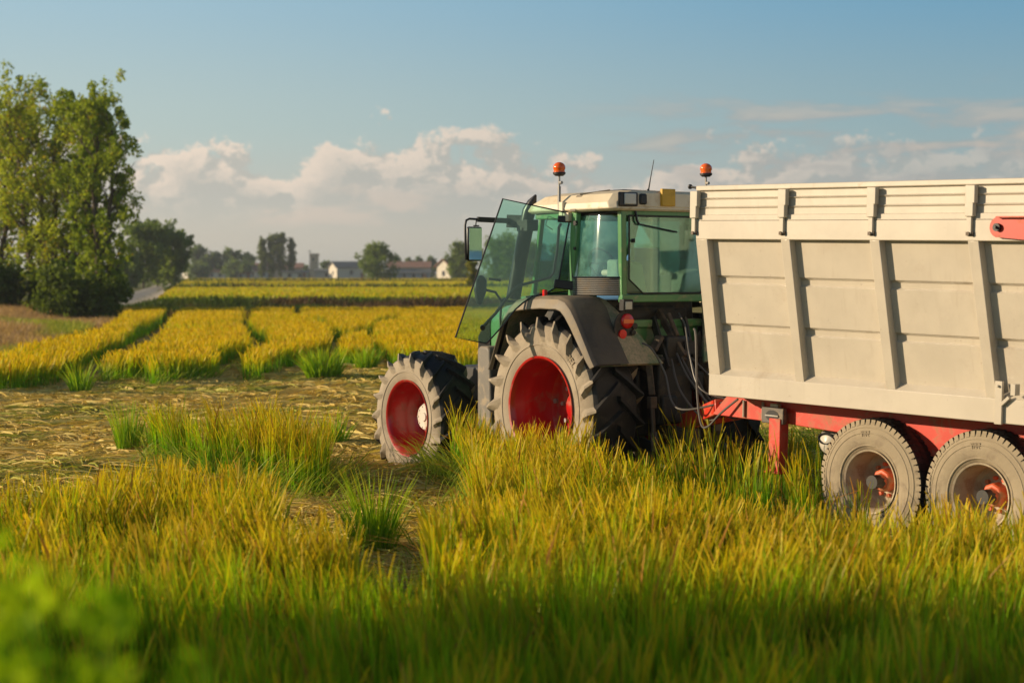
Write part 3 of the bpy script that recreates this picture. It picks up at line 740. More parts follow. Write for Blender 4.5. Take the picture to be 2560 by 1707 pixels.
# ------------------------------------------------------------------ village
WALLW = principled('white_render', (.62, .57, .48), .9, var=.1); WALLP = principled('ochre_render', (.48, .38, .27), .9, var=.15)
ROOFR = principled('clay_tiles', (.30, .15, .10), .9, dirt=(.2, .15, .12), dirt_amt=.4, dirt_scale=.8); ROOFG = principled('grey_sheet_roof', (.13, .14, .14), .7)
BRICK = principled('brick_render', (.60, .47, .33), .9, dirt=(.3, .2, .15), dirt_amt=.4, dirt_scale=.7); WIND = principled('window_dark', (.04, .045, .05), .2)
def house(name, label, x, y, L, Wd, hw, hr, rz, wm, rm, windows=3, cat='house', chimney=False, door=True, group='village buildings'):
    root = empty(name, (x, y, float(ground_z(x, y)) - .15), (0, 0, rad(rz))); tag(root, label, cat, group)
    b = MB()
    pr = [(-L / 2, -Wd / 2, 0), (-L / 2, Wd / 2, 0), (-L / 2, Wd / 2, hw), (-L / 2, 0, hr - .12), (-L / 2, -Wd / 2, hw)]
    b.prism(pr, (L, 0, 0)); b.build('wall', wm, root, ang=20)
    r = MB(); ov = .5; k = (hr - hw) / (Wd / 2)
    for s in (-1, 1):
        e = [(-L / 2 - ov, 0, hr), (-L / 2 - ov, s * (Wd / 2 + ov), hw - ov * k), (-L / 2 - ov, s * (Wd / 2 + ov), hw - ov * k + .2), (-L / 2 - ov, 0, hr + .2)]
        r.prism(e, (L + 2 * ov, 0, 0))
    ro = r.build('roof', rm, root, ang=20)
    if chimney: c = MB(); c.box((L * .2, Wd * .15, hr + .4), (.7, .7, 1.6)); c.build('chimney', wm, ro)
    for i in range(windows):
        wx = -L / 2 + L * (i + .7) / (windows + .4)
        w = MB(); w.box((wx, -Wd / 2, hw * .55), (1.0, .12, 1.3)); o = w.build('window', WIND, root)
        f = MB()
        for q in (-.55, .55): f.box((wx + q, -Wd / 2 - .05, hw * .55), (.1, .16, 1.5))
        for q in (-.7, .7): f.box((wx, -Wd / 2 - .05, hw * .55 + q), (1.0, .16, .1))
        f.build('frame', WALLW, o)
    w = MB(); w.box((-L / 2, 0, hw * .5), (.12, 1.1, 1.2)); w.build('window', WIND, root)
    if door: d = MB(); d.box((L * .38, -Wd / 2, 1.0), (1.1, .14, 2.0)); d.build('door', ROOFR, root)
    return root
def VX(d, Y): return (d * 1.0884 - 1280) / 4454 * Y
house('barn', 'white barn with gable end and grey roof left of the lone spiky tree', VX(798, 560) , 560, 9.5, 7.5, 3.6, 5.3, 25, WALLW, ROOFG, 1, 'barn')
house('shed', 'low flat-looking white shed in front of the columnar poplars', VX(678, 520), 520, 7.2, 4, 2.1, 2.5, 5, WALLW, ROOFG, 2, 'shed')
house('house', 'long farmhouse with red roof behind the columnar poplars', VX(630, 600), 600, 19, 8, 3.6, 5.0, 3, WALLP, ROOFR, 5)
house('house', 'low red-roofed farmhouse left of the columnar poplars', VX(560, 610), 610, 13, 8, 3.2, 4.7, -4, WALLP, ROOFR, 4)
house('house', 'small house with pale gable end left of the white shed', VX(598, 560), 560, 5.5, 4.6, 2.6, 4.0, 35, WALLW, ROOFR, 1)
house('house', 'long pink-roofed house right of the lone spiky tree', VX(940, 560), 560, 13, 8, 3.6, 5.3, 2, WALLW, ROOFR, 5)
house('shed', 'blue-grey open shed in front of the pink-roofed house', VX(940, 520), 520, 12, 4, 1.9, 2.8, 2, principled('bluegrey_wall', (.25, .28, .32), .8), ROOFG, 4, 'shed')
house('house', 'white house with chimney and tree behind, left of the tractor', VX(1040, 430), 430, 5.6, 5.2, 3.6, 5.2, 40, WALLW, ROOFR, 2, chimney=True)
house('house', 'half-hidden pale house right of the dark tree pair', VX(462, 560), 560, 8, 6, 2.4, 3.8, 8, WALLP, ROOFR, 3)
house('shed', 'low pale wall and shed left of the small gabled house', VX(555, 540), 540, 6, 3, 1.6, 1.9, 0, WALLW, ROOFR, 1, 'shed')
house('house', 'tiny white-walled house left of the low hazy trees, beside the dark pair', VX(447, 570), 570, 6, 5, 2.6, 3.9, 30, WALLW, ROOFR, 1)
house('house', 'small pale house with red roof below the two-topped hazy tree', VX(512, 560), 560, 9, 6, 2.4, 3.8, -6, WALLW, ROOFR, 3)
house('shed', 'flat grey shed between the brick tower and the barn', VX(752, 570), 570, 7, 5, 2.4, 3.0, 0, principled('grey_wall', (.40, .40, .38), .85), ROOFG, 1, 'shed')
tw = empty('tower', (VX(723, 590), 590, float(ground_z(VX(723, 590), 590)))); tag(tw, 'square brick tower rising above the village roofs', 'tower')
m = MB(); m.box((0, 0, 3.7), (2.5, 2.5, 7.4)); m.build('shaft', BRICK, tw)
m = MB(); m.box((0, 0, 7.75), (2.9, 2.9, .7)); m.build('parapet', BRICK, tw)
m = MB(); m.box((-.3, -1.26, 6.2), (.5, .1, .9)); m.build('window', WIND, tw)
pl = empty('utility_pole', (VX(712, 585), 585, float(ground_z(VX(712, 585), 585)))); tag(pl, 'thin dark pole standing left of the brick tower', 'pole')
m = MB(); m.tube([(0, 0, 0), (0, 0, 9.2)], [.16, .10], 8); m.build('post', DARKM, pl)
m = MB(); m.box((0, 0, 8.7), (1.2, .12, .12)); m.build('crossarm', DARKM, pl)
lp = empty('street_lamp', (VX(592, 500), 500, float(ground_z(VX(592, 500), 500)))); tag(lp, 'street lamp with white head left of the columnar poplars', 'street lamp')
m = MB(); m.tube([(0, 0, 0), (0, 0, 5.4)], [.1, .06], 8); m.build('post', DARKM, lp)
m = MB(); m.box((.0, 0, 5.5), (.8, .35, .25)); m.build('lamp_head', WALLW, lp, bevel=.05)

# ------------------------------------------------------------------ tyres and wheels
def ag_tyre(R, Rb, W, nl, hl, name, parent, lugw=.055):
    """tractor tyre on axis y; muddy sidewalls and deep chevron lugs"""
    h = W / 2; t = MB()
    f = lambda a: Rb + (R - Rb) * a
    prof = [(.86, 0), (.93, .10), (1.0, .30), (1.01, .50), (.97, .70), (.90, .83), (.78, .905), (.55, .93), (.28, .945), (0, .95)]
    full = [(p * h, f(q)) for p, q in prof] + [(-p * h, f(q)) for p, q in reversed(prof[:-1])]
    n = 96
    vs = []; 
    for a, r in full:
        for k in range(n):
            th = 2 * math.pi * k / n; vs.append((r * math.cos(th), a, r * math.sin(th)))
    o = len(t.v); t.v.extend(vs)
    for i in range(len(full) - 1):
        side = (i < 5) or (i >= len(full) - 6)
        for k in range(n):
            t.f.append((o + i * n + k, o + i * n + (k + 1) % n, o + (i + 1) * n + (k + 1) % n, o + (i + 1) * n + k)); t.m.append(0 if side else 1)
    # stations: (y frac, r frac, ny, nr, height, halfwidth)
    st_old = [(-.03, .95, 0, 1, hl, .9), (.12, .95, 0, 1, hl, .9), (.35, .94, 0, 1, hl, .95), (.58, .93, .1, 1, hl, 1.0), (.78, .905, .3, .95, hl * 1.0, 1.1),
          (.905, .83, .75, .66, hl * .95, 1.15), (.97, .70, .95, .3, hl * .55, 1.15), (1.0, .56, 1, .1, hl * .22, 1.0), (1.0, .46, 1, 0, -.004, .7)]
    st = [(-.03, .95, 0, 1, hl, .9), (.12, .95, 0, 1, hl, .9), (.35, .94, 0, 1, hl, .95), (.58, .93, .1, 1, hl, 1.0), (.78, .905, .3, .95, hl, 1.0),
          (.905, .83, .42, 1, hl * 1.55, 1.2), (.97, .70, .85, .55, hl * 1.15, 1.7), (1.0, .56, 1, .15, hl * .50, 2.1), (1.0, .40, 1, 0, -.004, 2.2)]
    tf = [.8, .8, .8, .75, .55, .28, .25, .35, .6]
    dth = [0, .045, .115, .19, .26, .31, .350, .385, .42]
    for s in (1, -1):
        for k in range(nl):
            th0 = 2 * math.pi * (k + (.5 if s < 0 else 0)) / nl; rows = []
            for (fy, fr, ny, nr, hh, hw), d, tp in zip(st, dth, tf):
                nn = math.hypot(ny, nr); ny_, nr_ = ny / nn, nr / nn; r = f(fr); y = fy * h
                ww = hw * lugw * .5; row = []
                for (sw, up, ex) in ((-1, -.01, 1.25), (-1, hh, tp), (1, hh, tp), (1, -.01, 1.25)):
                    rr = r + nr_ * up; yy = (y + ny_ * up) * s; th = th0 + d * 1.0 * (.9 / max(R, .9)) + sw * ww * ex / r
                    row.append((rr * math.cos(th), yy, rr * math.sin(th)))
                rows.append(row)
            o = len(t.v)
            for row in rows: t.v.extend(row)
            for i in range(len(rows) - 1):
                mi = 0 if i >= 5 else 1
                for q in range(3):
                    m_ = mi
                    if i == 4 and True: m_ = 1
                    t.f.append((o + i * 4 + q, o + i * 4 + q + 1, o + (i + 1) * 4 + q + 1, o + (i + 1) * 4 + q)); t.m.append(m_)
            t.f.append((o, o + 1, o + 2, o + 3)); t.m.append(1)
    # moulded rings on the sidewall
    for s in (1, -1):
        for rr in (.06, .36):
            t.mi = 0; yy = np.interp(rr, [q for p, q in prof[:5]], [p for p, q in prof[:5]]) * h
            t.lathe([(s * yy, f(rr) - .012), (s * (yy + .008), f(rr) - .006), (s * (yy + .008), f(rr) + .006), (s * yy, f(rr) + .012)], 72)
    return t.build(name, [WALL, TREAD], parent, ang=30)

def letters(txt, r, y, th0, dth, size, parent, mat, name='lettering', s=1):
    out = []
    m = MB()
    seg = {'T': [((0, 1), (1, 1)), ((.5, 1), (.5, 0))], 'R': [((0, 0), (0, 1)), ((0, 1), (1, 1)), ((1, 1), (1, .5)), ((1, .5), (0, .5)), ((.4, .5), (1, 0))],
           'E': [((0, 0), (0, 1)), ((0, 1), (1, 1)), ((0, .5), (.8, .5)), ((0, 0), (1, 0))], 'L': [((0, 0), (0, 1)), ((0, 0), (1, 0))], '2': [((0, 1), (1, 1)), ((1, 1), (1, .5)), ((1, .5), (0, .5)), ((0, .5), (0, 0)), ((0, 0), (1, 0))],
           'O': [((0, 0), (0, 1)), ((0, 1), (1, 1)), ((1, 1), (1, 0)), ((1, 0), (0, 0))], '8': [((0, 0), (0, 1)), ((0, 1), (1, 1)), ((1, 1), (1, 0)), ((1, 0), (0, 0)), ((0, .5), (1, .5))], '6': [((0, 0), (0, 1)), ((0, 1), (1, 1)), ((0, .5), (1, .5)), ((1, .5), (1, 0)), ((1, 0), (0, 0))]}
    for i, ch in enumerate(txt):
        if ch not in seg: continue
        for a, b in seg[ch]:
            def P(q):
                th = th0 + dth * i + q[0] * size * .62 / r; rr = r + (q[1] - .5) * size; return (rr * math.cos(th), y, rr * math.sin(th))
            m.bar(P(a), P(b), .012 if size > .05 else .007, .006, up=(0, 1, 0))
    return m.build(name, mat, parent)

def wheel_rim(prof, n, mat, name, parent):
    m = MB(); m.lathe(prof, n); return m.build(name, mat, parent, ang=40)

def tractor_rear_wheel(parent, loc, s):
    w = empty('rear_wheel', loc, (0, 0, 0 if s > 0 else math.pi), parent)
    w.rotation_euler = (0, 0, 0)
    ty = ag_tyre(1.0, .555, .66, 20, .064, 'tyre', w, .066)
    h = .33
    P = [(.30, .555), (.325, .590), (.335, .588), (.328, .565), (.30, .548), (.26, .530), (.20, .524), (.17, .505), (.06, .500), (.02, .522), (-.16, .522), (-.21, .505), (-.235, .46), (-.23, .40), (-.20, .33), (-.20, .20), (-.20, 0)]
    P = [(a * s, r) for a, r in P]
    rim = wheel_rim(P, 72, RED, 'rim', w)
    back = wheel_rim([(-a * s, r) for a, r in [(.30, .555), (.325, .59), (.335, .588), (.30, .548), (.22, .525), (-.14, .515)]], 72, RED, 'rim_back', w)
    hb = MB(); hb.lathe([(s * -.20, .17), (s * -.16, .16), (s * -.14, .13), (s * -.14, 0)], 32); hb.build('hub', RED, w)
    for k in range(8):
        a = 2 * math.pi * k / 8 + .1; b = MB(); b.lathe([(0, .026), (s * .03, .026), (s * .03, 0)], 6, c=(math.cos(a) * .255, s * -.20, math.sin(a) * .255)); b.build('wheel_nut', GREYM, w)
        b = MB(); b.lathe([(0, .03), (s * .035, .03), (s * .035, 0)], 6, c=(math.cos(a) * .43, s * -.235, math.sin(a) * .43)); b.build('rim_bolt', GREYM, w)
    letters('TRELLE', .80, s * .336, 2.2, .075, .06, w, PAINTW)
    return w
def tractor_front_wheel(parent, loc, s):
    w = empty('front_wheel', loc, (0, 0, 0), parent)
    ag_tyre(.80, .450, .56, 18, .048, 'tyre', w, .055)
    P = [(.245, .45), (.27, .478), (.279, .476), (.27, .456), (.245, .442), (.19, .425), (.02, .42), (-.07, .41), (-.12, .37), (-.13, .30), (-.09, .22), (-.09, 0)]
    wheel_rim([(a * s, r) for a, r in P], 64, RED, 'rim', w)
    wheel_rim([(-a * s, r) for a, r in [(.245, .45), (.27, .478), (.279, .476), (.245, .442), (.1, .42)]], 64, RED, 'rim_back', w)
    hb = MB(); hb.lathe([(s * -.10, .185), (s * -.02, .175), (s * .0, .158), (s * .015, .15), (s * .015, .06), (s * .03, .05), (s * .03, 0)], 32); hb.build('hub', WHITEM, w)
    for k in range(10):
        b = MB(); a = 2 * math.pi * k / 10; b.lathe([(0, .010), (s * .012, .010), (s * .012, 0)], 6, c=(math.cos(a) * .135, s * .012, math.sin(a) * .135)); b.build('wheel_nut', WHITEM, w)
    return w

# ------------------------------------------------------------------ tractor
def tractor():
    T_ = empty('tractor', (T_O[0], T_O[1], 0), (0, 0, rad(T_A)))
    tag(T_, 'dusty green tractor with red wheels and open glass door, hitched to the cream trailer', 'tractor')
    def part(mb, name, mat, **k): return mb.build(name, mat, T_, **k)
    # wheels
    tractor_rear_wheel(T_, (0, .93, .945), 1); tractor_rear_wheel(T_, (0, -.93, .945), -1)
    tractor_front_wheel(T_, (2.84, .93, .655), 1); tractor_front_wheel(T_, (2.84, -.93, .655), -1)
    # chassis: axle housing, gearbox, engine block
    m = MB(); m.tube([(0, -.75, .95), (0, .75, .95)], .17, 20); m.lathe([(.45, .30), (.62, .26), (.74, .20)], 24, c=(0, 0, .95)); m.lathe([(-.45, .30), (-.62, .26), (-.74, .20)], 24, c=(0, 0, .95)); part(m, 'rear_axle', DARKM)
    m = MB(); m.box((.1, 0, 1.0), (1.25, .62, .75)); m.box((1.5, 0, .95), (1.8, .46, .55)); m.box((2.6, 0, 1.05), (1.0, .40, .45)); part(m, 'gearbox', DARKM, bevel=.04)
    m = MB(); m.box((2.84, 0, .70), (.22, 1.4, .20)); m.tube([(2.84, -.68, .68), (2.84, .68, .68)], .12, 14); part(m, 'front_axle', DARKM, bevel=.03)
    # hood
    def hs(x, w, zt, zb, rr):
        pts = []
        for k in range(9): a = math.pi / 2 * k / 8; pts.append((x, w - rr + rr * math.cos(a), zt - rr + rr * math.sin(a)))
        L = [(x, w - .02, zb)] + pts
        return L + [(x, -p[1], p[2]) for p in reversed(L)]
    secs = [hs(.98, .47, 2.14, 1.25, .18), hs(1.5, .46, 2.12, 1.20, .18), hs(1.95, .45, 2.05, 1.15, .18), hs(2.2, .44, 1.94, 1.12, .17), hs(2.38, .42, 1.76, 1.10, .15), hs(2.47, .38, 1.55, 1.10, .12), hs(2.52, .33, 1.35, 1.10, .08)]
    m = MB(); m.loft(secs, cap=True); hood = part(m, 'hood', GREEN, ang=50)
    m = MB()
    for k in range(13):
        x = 2.12 + .024 * k; zt = 1.88 - max(0, k - 2) * .022
        yy = np.interp(x, [1.95, 2.2, 2.38, 2.47], [.45, .44, .42, .38])
        m.box((x, yy + .002, (zt + 1.32) / 2), (.011, .02, zt - 1.32))
    m.build('grille', BLACKC, hood)
    m = MB(); m.tube([(1.86, .462, 2.02), (1.85, .47, 1.6), (1.84, .465, 1.2)], .006, 4); m.build('panel_gap', BLACKC, hood)
    # cowl and lower cab body
    m = MB()
    m.prism([(-.45, .62, 1.62), (.95, .62, 1.62), (1.02, .60, 2.15), (-.45, .66, 2.15)], (0, -1.24, 0)); part(m, 'cab_floor', DARKM, bevel=.02)  # dark machinery tone that also puts the shade behind the cab into the colour
    m = MB(); m.box((1.17, .74, 1.42), (.24, .16, .05)); m.box((1.17, .76, 1.05), (.24, .18, .05)); m.box((1.17, .78, .72), (.24, .18, .05)); m.bar((1.06, .74, 1.5), (1.06, .78, .7), .03, .03); m.bar((1.28, .74, 1.5), (1.28, .78, .7), .03, .03); part(m, 'steps', DARKM, bevel=.01)
    # tank box ahead of the rear wheel
    m = MB(); m.prism([(1.60, 1.0, .60), (1.60, 1.0, 1.54), (1.56, 1.0, 1.585), (1.39, 1.0, 1.585), (1.34, 1.0, 1.54), (1.30, 1.0, .60)], (0, -.30, 0)); part(m, 'tank', principled('grey_tank_plastic', (.15, .135, .115), .5, dirt=DUST, dirt_amt=.4, up_dust=.6), bevel=.035, seg=3)
    m = MB(); m.box((1.0, .62, 1.15), (.55, .42, .65)); part(m, 'fuel_tank', BLACK, bevel=.05)
    # posts
    m = MB()
    for s in (1, -1):
        m.bar((.0, s * .80, 2.14), (-.10, s * .83, 3.12), .11, .07, up=(0, 1, 0))
    part(m, 'door_post', GREEN, bevel=.015)
    m = MB()
    for s in (1, -1): m.bar((-.72, s * .665, 2.16), (-.74, s * .70, 3.13), .075, .07, up=(1, 0, 0))
    m.box((-.73, 0, 2.17), (.08, 1.42, .085)); m.box((-.73, 0, 3.10), (.07, 1.42, .06))
    part(m, 'rear_frame', GREEN, bevel=.012)
    m = MB()
    for s in (1, -1): m.bar((.98, s * .62, 2.18), (.70, s * .70, 3.14), .06, .05, up=(1, 0, 0))
    m.box((.98, 0, 2.17), (.08, 1.30, .09)); m.bar((.70, -.74, 3.10), (.70, .74, 3.10), .07, .08)
    m.bar((.70, .78, 3.09), (-.1, .84, 3.08), .05, .06); m.bar((.70, -.78, 3.09), (-.1, -.84, 3.08), .05, .06)
    part(m, 'front_frame', GREEN, bevel=.012)
    # sill under door
    m = MB(); m.box((.5, .74, 2.12), (1.0, .12, .12)); part(m, 'sill', GREEN, bevel=.02)
    # curved rear corner glass
    for s in (1, -1):
        plan = [(-.055, .835), (-.20, .855), (-.34, .862), (-.46, .855), (-.56, .835), (-.64, .795), (-.695, .73), (-.72, .70)]
        m = MB(); m.loft([[(x + o_ * .5, s * (y - o_), z) for x, y in plan] for z, o_ in ((2.40, -.002), (2.50, .0085), (2.60, .020), (2.70, .0322), (2.80, .0448), (2.90, .0578), (3.0, .0715), (3.09, .0845))]); g = part(m, 'corner_window', GLASSC, ang=60)
        m = MB()
        for z, o_ in ((2.40, -.002), (3.09, .0845)): m.tube([(x + o_ * .5, s * (y + .004 - o_), z) for x, y in plan], .010, 6)
        m.tube([(-.055, s * .842, 2.4), (-.02, s * .766, 3.09)], .010, 6)
        m.build('seal', BLACKC, g)
        m = MB(); m.loft([[(x, s * (y - .02), z) for x, y in plan] for z in (2.20, 2.40)]); gr = part(m, 'vent_panel', BLACKC, ang=60)
        m = MB()
        for k in range(9): m.tube([(x, s * (y + .006), 2.215 + k * .021) for x, y in plan], .0055, 4)
        m.build('louvre', GREYM, gr)
        m = MB(); m.lathe([(0, .03), (.03, .028), (.03, 0)], 12, c=(-.13, s * .85, 3.0)); m.lathe([(0, .02), (.02, .018), (.02, 0)], 12, c=(-.11, s * .85, 2.72)); m.build('knob', BLACKC, g)
    # rear window: glass with angled lower corners
    m = MB(); pg = [(-.765, .62, 3.07), (-.765, .62, 2.38), (-.765, .42, 2.225), (-.765, -.42, 2.225), (-.765, -.62, 2.38), (-.765, -.62, 3.07)]
    m.prism(pg, (.006, 0, 0)); g = part(m, 'rear_window', GLASS)
    m = MB(); pf = [(p[0] - .004, p[1], p[2]) for p in pg]; m.tube(pf + [pf[0]], .011, 6); m.build('seal', BLACKC, g)
    m = MB(); m.tube([(-.785, .55, 3.14), (-.79, .53, 3.02), (-.79, .50, 2.98)], .014, 6); m.tube([(-.785, .50, 2.98), (-.785, -.05, 2.90)], .010, 6); m.build('wiper', BLACKC, g)
    m = MB(); m.tube([(-.78, .60, 2.80), (-.81, .57, 2.80)], .022, 8); m.build('window_hinge', BLACKC, g)
    # windshield and right door
    m = MB(); m.prism([(.975, .59, 2.2), (.975, -.59, 2.2), (.70, -.67, 3.08), (.70, .67, 3.08)], (.006, 0, 0)); part(m, 'windshield', GLASS)
    m = MB(); m.prism([(.0, -.82, 2.18), (.95, -.64, 2.18), (.70, -.72, 3.08), (-.06, -.84, 3.08)], (0, -.006, 0)); g = part(m, 'right_door', GLASS)
    m = MB(); m.tube([(.0, -.84, 2.18), (.95, -.66, 2.18), (.70, -.74, 3.08), (-.06, -.86, 3.08), (.0, -.84, 2.18)], .013, 6); m.build('door_frame', BLACKC, g)
    # ceiling, headliner
    m = MB(); m.box((.0, 0, 3.115), (1.36, 1.40, .03)); part(m, 'headliner', BLACKC)
    # roof
    def rs(z, x0, x1, w, c):
        return [(x1, w - c, z), (x1 - c, w, z), (x0 + c * .6, w, z), (x0, w - c * .6, z), (x0, -w + c * .6, z), (x0 + c * .6, -w, z), (x1 - c, -w, z), (x1, -w + c, z)]
    m = MB(); m.loft([rs(3.125, -.80, .80, .86, .10), rs(3.15, -.83, .84, .90, .12), rs(3.215, -.80, .80, .885, .13), rs(3.31, -.80, .66, .80, .15), rs(3.345, -.79, .52, .68, .16), rs(3.355, -.70, .34, .48, .18)], closed=True, cap=True)
    roof = part(m, 'roof', CREAM, ang=28, bevel=.012)
    m = MB(); m.box((-.805, .0, 3.245), (.05, 1.40, .16)); m.build('fascia', CREAM, roof, bevel=.012)
    m = MB(); m.bar((-.13, .905, 3.13), (-.13, .80, 3.31), .10, .012, up=(0, 1, .5)); m.bar((-.13, .80, 3.318), (-.35, .55, 3.365), .07, .012); m.build('roof_groove', FLIP, roof)
    for s in (1, -1):
        m = MB(); m.box((-.832, s * .69, 3.245), (.03, .27, .155)); lb = m.build('work_light', BLACKC, roof, bevel=.02)
        m = MB(); m.box((-.852, s * .675, 3.25), (.02, .165, .12)); m.build('lens', LAMPG, lb, bevel=.02)
        m = MB(); m.box((-.84, s * .485, 3.25), (.04, .10, .12)); m.build('socket', BLACK, lb, bevel=.02)
    m = MB(); m.box((-.845, .135, 3.275), (.045, .19, .19)); part(m, 'yellow_panel', YELLOW, bevel=.008)
    m = MB(); m.box((.02, 0, 3.372), (.45, .5, .03)); m.build('hatch', BLACK, roof, bevel=.01)
    m = MB(); m.tube([(-.75, .338, 3.33), (-.75, .30, 3.50), (-.75, .255, 3.69)], [.010, .006, .004], 6); m.lathe([(3.33, .022), (3.36, .016), (3.37, .0)], 10, axis='z', c=(-.75, .338, 0)); part(m, 'antenna', BLACKC)
    # beacons
    def beacon(x, y, z0, zt, name='beacon'):
        m = MB(); m.tube([(x, y, z0), (x, y, zt - .27)], .019, 10); m.tube([(x, y, zt - .28), (x, y, zt - .14)], .012, 8); m.tube([(x - .01, y, zt - .23), (x - .05, y, zt - .23)], .018, 8)
        b = part(m, name, GREYM)
        m = MB(); m.lathe([(zt - .155, .0), (zt - .155, .045), (zt - .135, .070), (zt - .115, .072), (zt - .112, .06)], 24, axis='z', c=(x, y, 0)); m.build('beacon_base', BLACK, b)
        m = MB(); m.lathe([(zt - .118, .066)] + [(zt - .06 + .06 * math.sin(a), .070 * math.cos(a)) for a in np.linspace(-.5, math.pi / 2, 9)], 24, axis='z', c=(x, y, 0)); m.build('lens', ORANGE, b, ang=60)
    beacon(.12, .90, 3.14, 3.685); beacon(-.36, -.86, 3.18, 3.71)
    m = MB(); m.box((.07, .895, 3.16), (.07, .05, .16)); m.box((-.01, .87, 3.07), (.10, .08, .10)); part(m, 'hinge_bracket', CREAM, bevel=.008)
    # open door: swung out on its inclined rear hinges
    A = rad(60); dx, dy = math.cos(A), math.sin(A); hx, hy = -.05, .80
    def D(s, z, o=0.0): return (hx + dx * s - dy * o, hy + dy * s + dx * o, z)
    poly = [(.05, 3.107), (.815, 3.268), (1.343, 1.733), (.997, 1.666), (.80, 1.88), (.674, 2.044), (.58, 2.125), (.475, 2.184), (.33, 2.22), (.20, 2.30), (.086, 2.95)]
    m = MB(); m.prism([D(s, z) for s, z in poly], Vector(D(0, 0, .006)) - Vector(D(0, 0, 0))); door = part(m, 'door', GLASSD)
    m = MB(); q = [D(s, z, .003) for s, z in poly]; m.tube(q + [q[0]], .0105, 6); m.build('door_seal', BLACKC, door)
    m = MB(); m.tube([D(s, z, -.05) for s, z in ((.155, 3.00), (.18, 2.96), (.20, 2.70), (.24, 2.45), (.28, 2.40), (.42, 2.36), (.625, 2.31), (.70, 2.25), (.89, 2.0), (1.035, 1.845))], .017, 8); m.tube([D(1.035, 1.845, -.05), D(1.04, 1.84, .01)], .03, 10); m.build('grab_bar', BLACKC, door)
    m = MB(); m.bar(D(-.02, 3.04), D(.20, 3.05, -.01), .05, .075); m.build('door_hinge', BLACKC, door, bevel=.012)
    m = MB(); m.bar(D(-.02, 2.30), D(.24, 2.33, -.01), .06, .10); m.build('door_hinge', BLACKC, door, bevel=.012)
    m = MB(); m.tube([D(.22, 3.05, -.02), D(.30, 3.08, -.05), D(.33, 2.98, -.05), D(.25, 2.93, -.05)], .005, 5); m.build('cable', BLACKC, door); m = MB(); m.tube([D(.0, 2.25, -.1), D(.3, 2.22, -.08), D(.55, 2.18, -.05)], .010, 6); m.build('cable', BLACKC, door)
    # mirror on its arm
    m = MB(); m.bar((.95, .68, 3.04), (1.25, .80, 3.055), .06, .15, up=(0, 0, 1)); m.bar((1.2, .74, 3.055), (1.3, 1.20, 3.07), .045, .06); m.tube([(1.3, 1.16, 3.07), (1.3, 1.31, 3.075), (1.3, 1.355, 3.055), (1.3, 1.37, 3.0), (1.3, 1.365, 2.75), (1.31, 1.35, 2.60)], .014, 8); m.tube([(1.3, 1.215, 3.06), (1.3, 1.22, 3.0)], .008, 6); m.box((1.3, 1.215, 2.995), (.03, .07, .015)); ar = part(m, 'mirror_arm', BLACKC, bevel=.006)
    m = MB(); m.box((1.31, 1.235, 2.785), (.045, .205, .40)); mi = part(m, 'mirror', BLACKC, bevel=.022, seg=3)
    m = MB(); m.box((1.286, 1.235, 2.785), (.006, .18, .37)); m.build('mirror_glass', MIRROR, mi, bevel=.002)
    # exhaust with cut top, clamped to the left front pillar
    m = MB(); m.tube([(1.22, .74, 2.16), (1.10, .73, 2.6), (.99, .72, 2.98)], [.085, .085, .085], 16); m.box((.98, .71, 3.00), (.20, .16, .13)); ex = part(m, 'exhaust', BLACKC)
    m = MB(); m.tube([(.985, .72, 3.05), (.95, .71, 3.17), (.90, .70, 3.27), (.845, .69, 3.35)], [.075, .078, .055, .012], 14); m.build('exhaust_tip', BLACKC, ex)
    # working lamp / indicator at the cowl
    m = MB(); m.prism([(1.52, 1.03, 2.09), (1.52, 1.06, 2.25), (1.52, 1.05, 2.36), (1.52, 1.00, 2.42), (1.52, .95, 2.42), (1.52, .90, 2.36), (1.52, .91, 2.22), (1.52, .98, 2.06)], (.07, 0, 0)); lm = part(m, 'lower_mirror', BLACKC, bevel=.02)
    m = MB(); m.bar((1.5, .90, 2.38), (1.42, .78, 2.36), .025, .03); m.tube([(1.55, .92, 2.25), (1.5, .80, 2.22), (1.5, .72, 2.12), (1.5, .50, 2.10)], .016, 8); m.build('bracket', BLACKC, lm)
    m = MB(); m.tube([(1.62, .56, 2.10), (1.60, .60, 2.14), (1.58, .66, 2.12), (1.58, .67, 1.9), (1.6, .64, 1.62)], .015, 8); m.lathe([(1.40, .06), (1.62, .06), (1.66, .04)], 14, axis='z', c=(1.62, .6, 0)); part(m, 'handrail', BLACKC)
    # interior
    m = MB(); m.box((-.02, .05, 2.20), (.5, .5, .14)); seat = part(m, 'seat', SEATB, bevel=.05)
    m = MB(); m.box((-.32, .06, 2.42), (.14, .46, .50), rot=(0, rad(-8), 0)); m.build('backrest', SEATB, seat, bevel=.06, seg=3)
    m = MB(); m.box((-.36, .06, 2.66), (.12, .42, .14), rot=(0, rad(-8), 0)); m.build('headrest', SEATB, seat, bevel=.045, seg=3)
    for s in (1, -1): m = MB(); m.box((-.1, s * .30, 2.45), (.36, .09, .07)); m.build('armrest', SEATC, seat, bevel=.03)
    m = MB(); m.prism([(-.62, .62, 2.22), (-.62, .22, 2.22), (-.62, .30, 2.56), (-.62, .62, 2.60)], (.25, 0, 0)); part(m, 'side_console', SEATC, bevel=.03); m = MB(); m.prism([(-.62, -.62, 2.22), (-.62, -.40, 2.22), (-.62, -.42, 2.45), (-.62, -.62, 2.5)], (.35, 0, 0)); part(m, 'side_console', SEATC, bevel=.03)
    m = MB()
    ring = [(.48 + .08 * math.sin(a), .19 * math.cos(a), 2.56 + .17 * math.sin(a)) for a in np.linspace(0, 2 * math.pi, 25)]
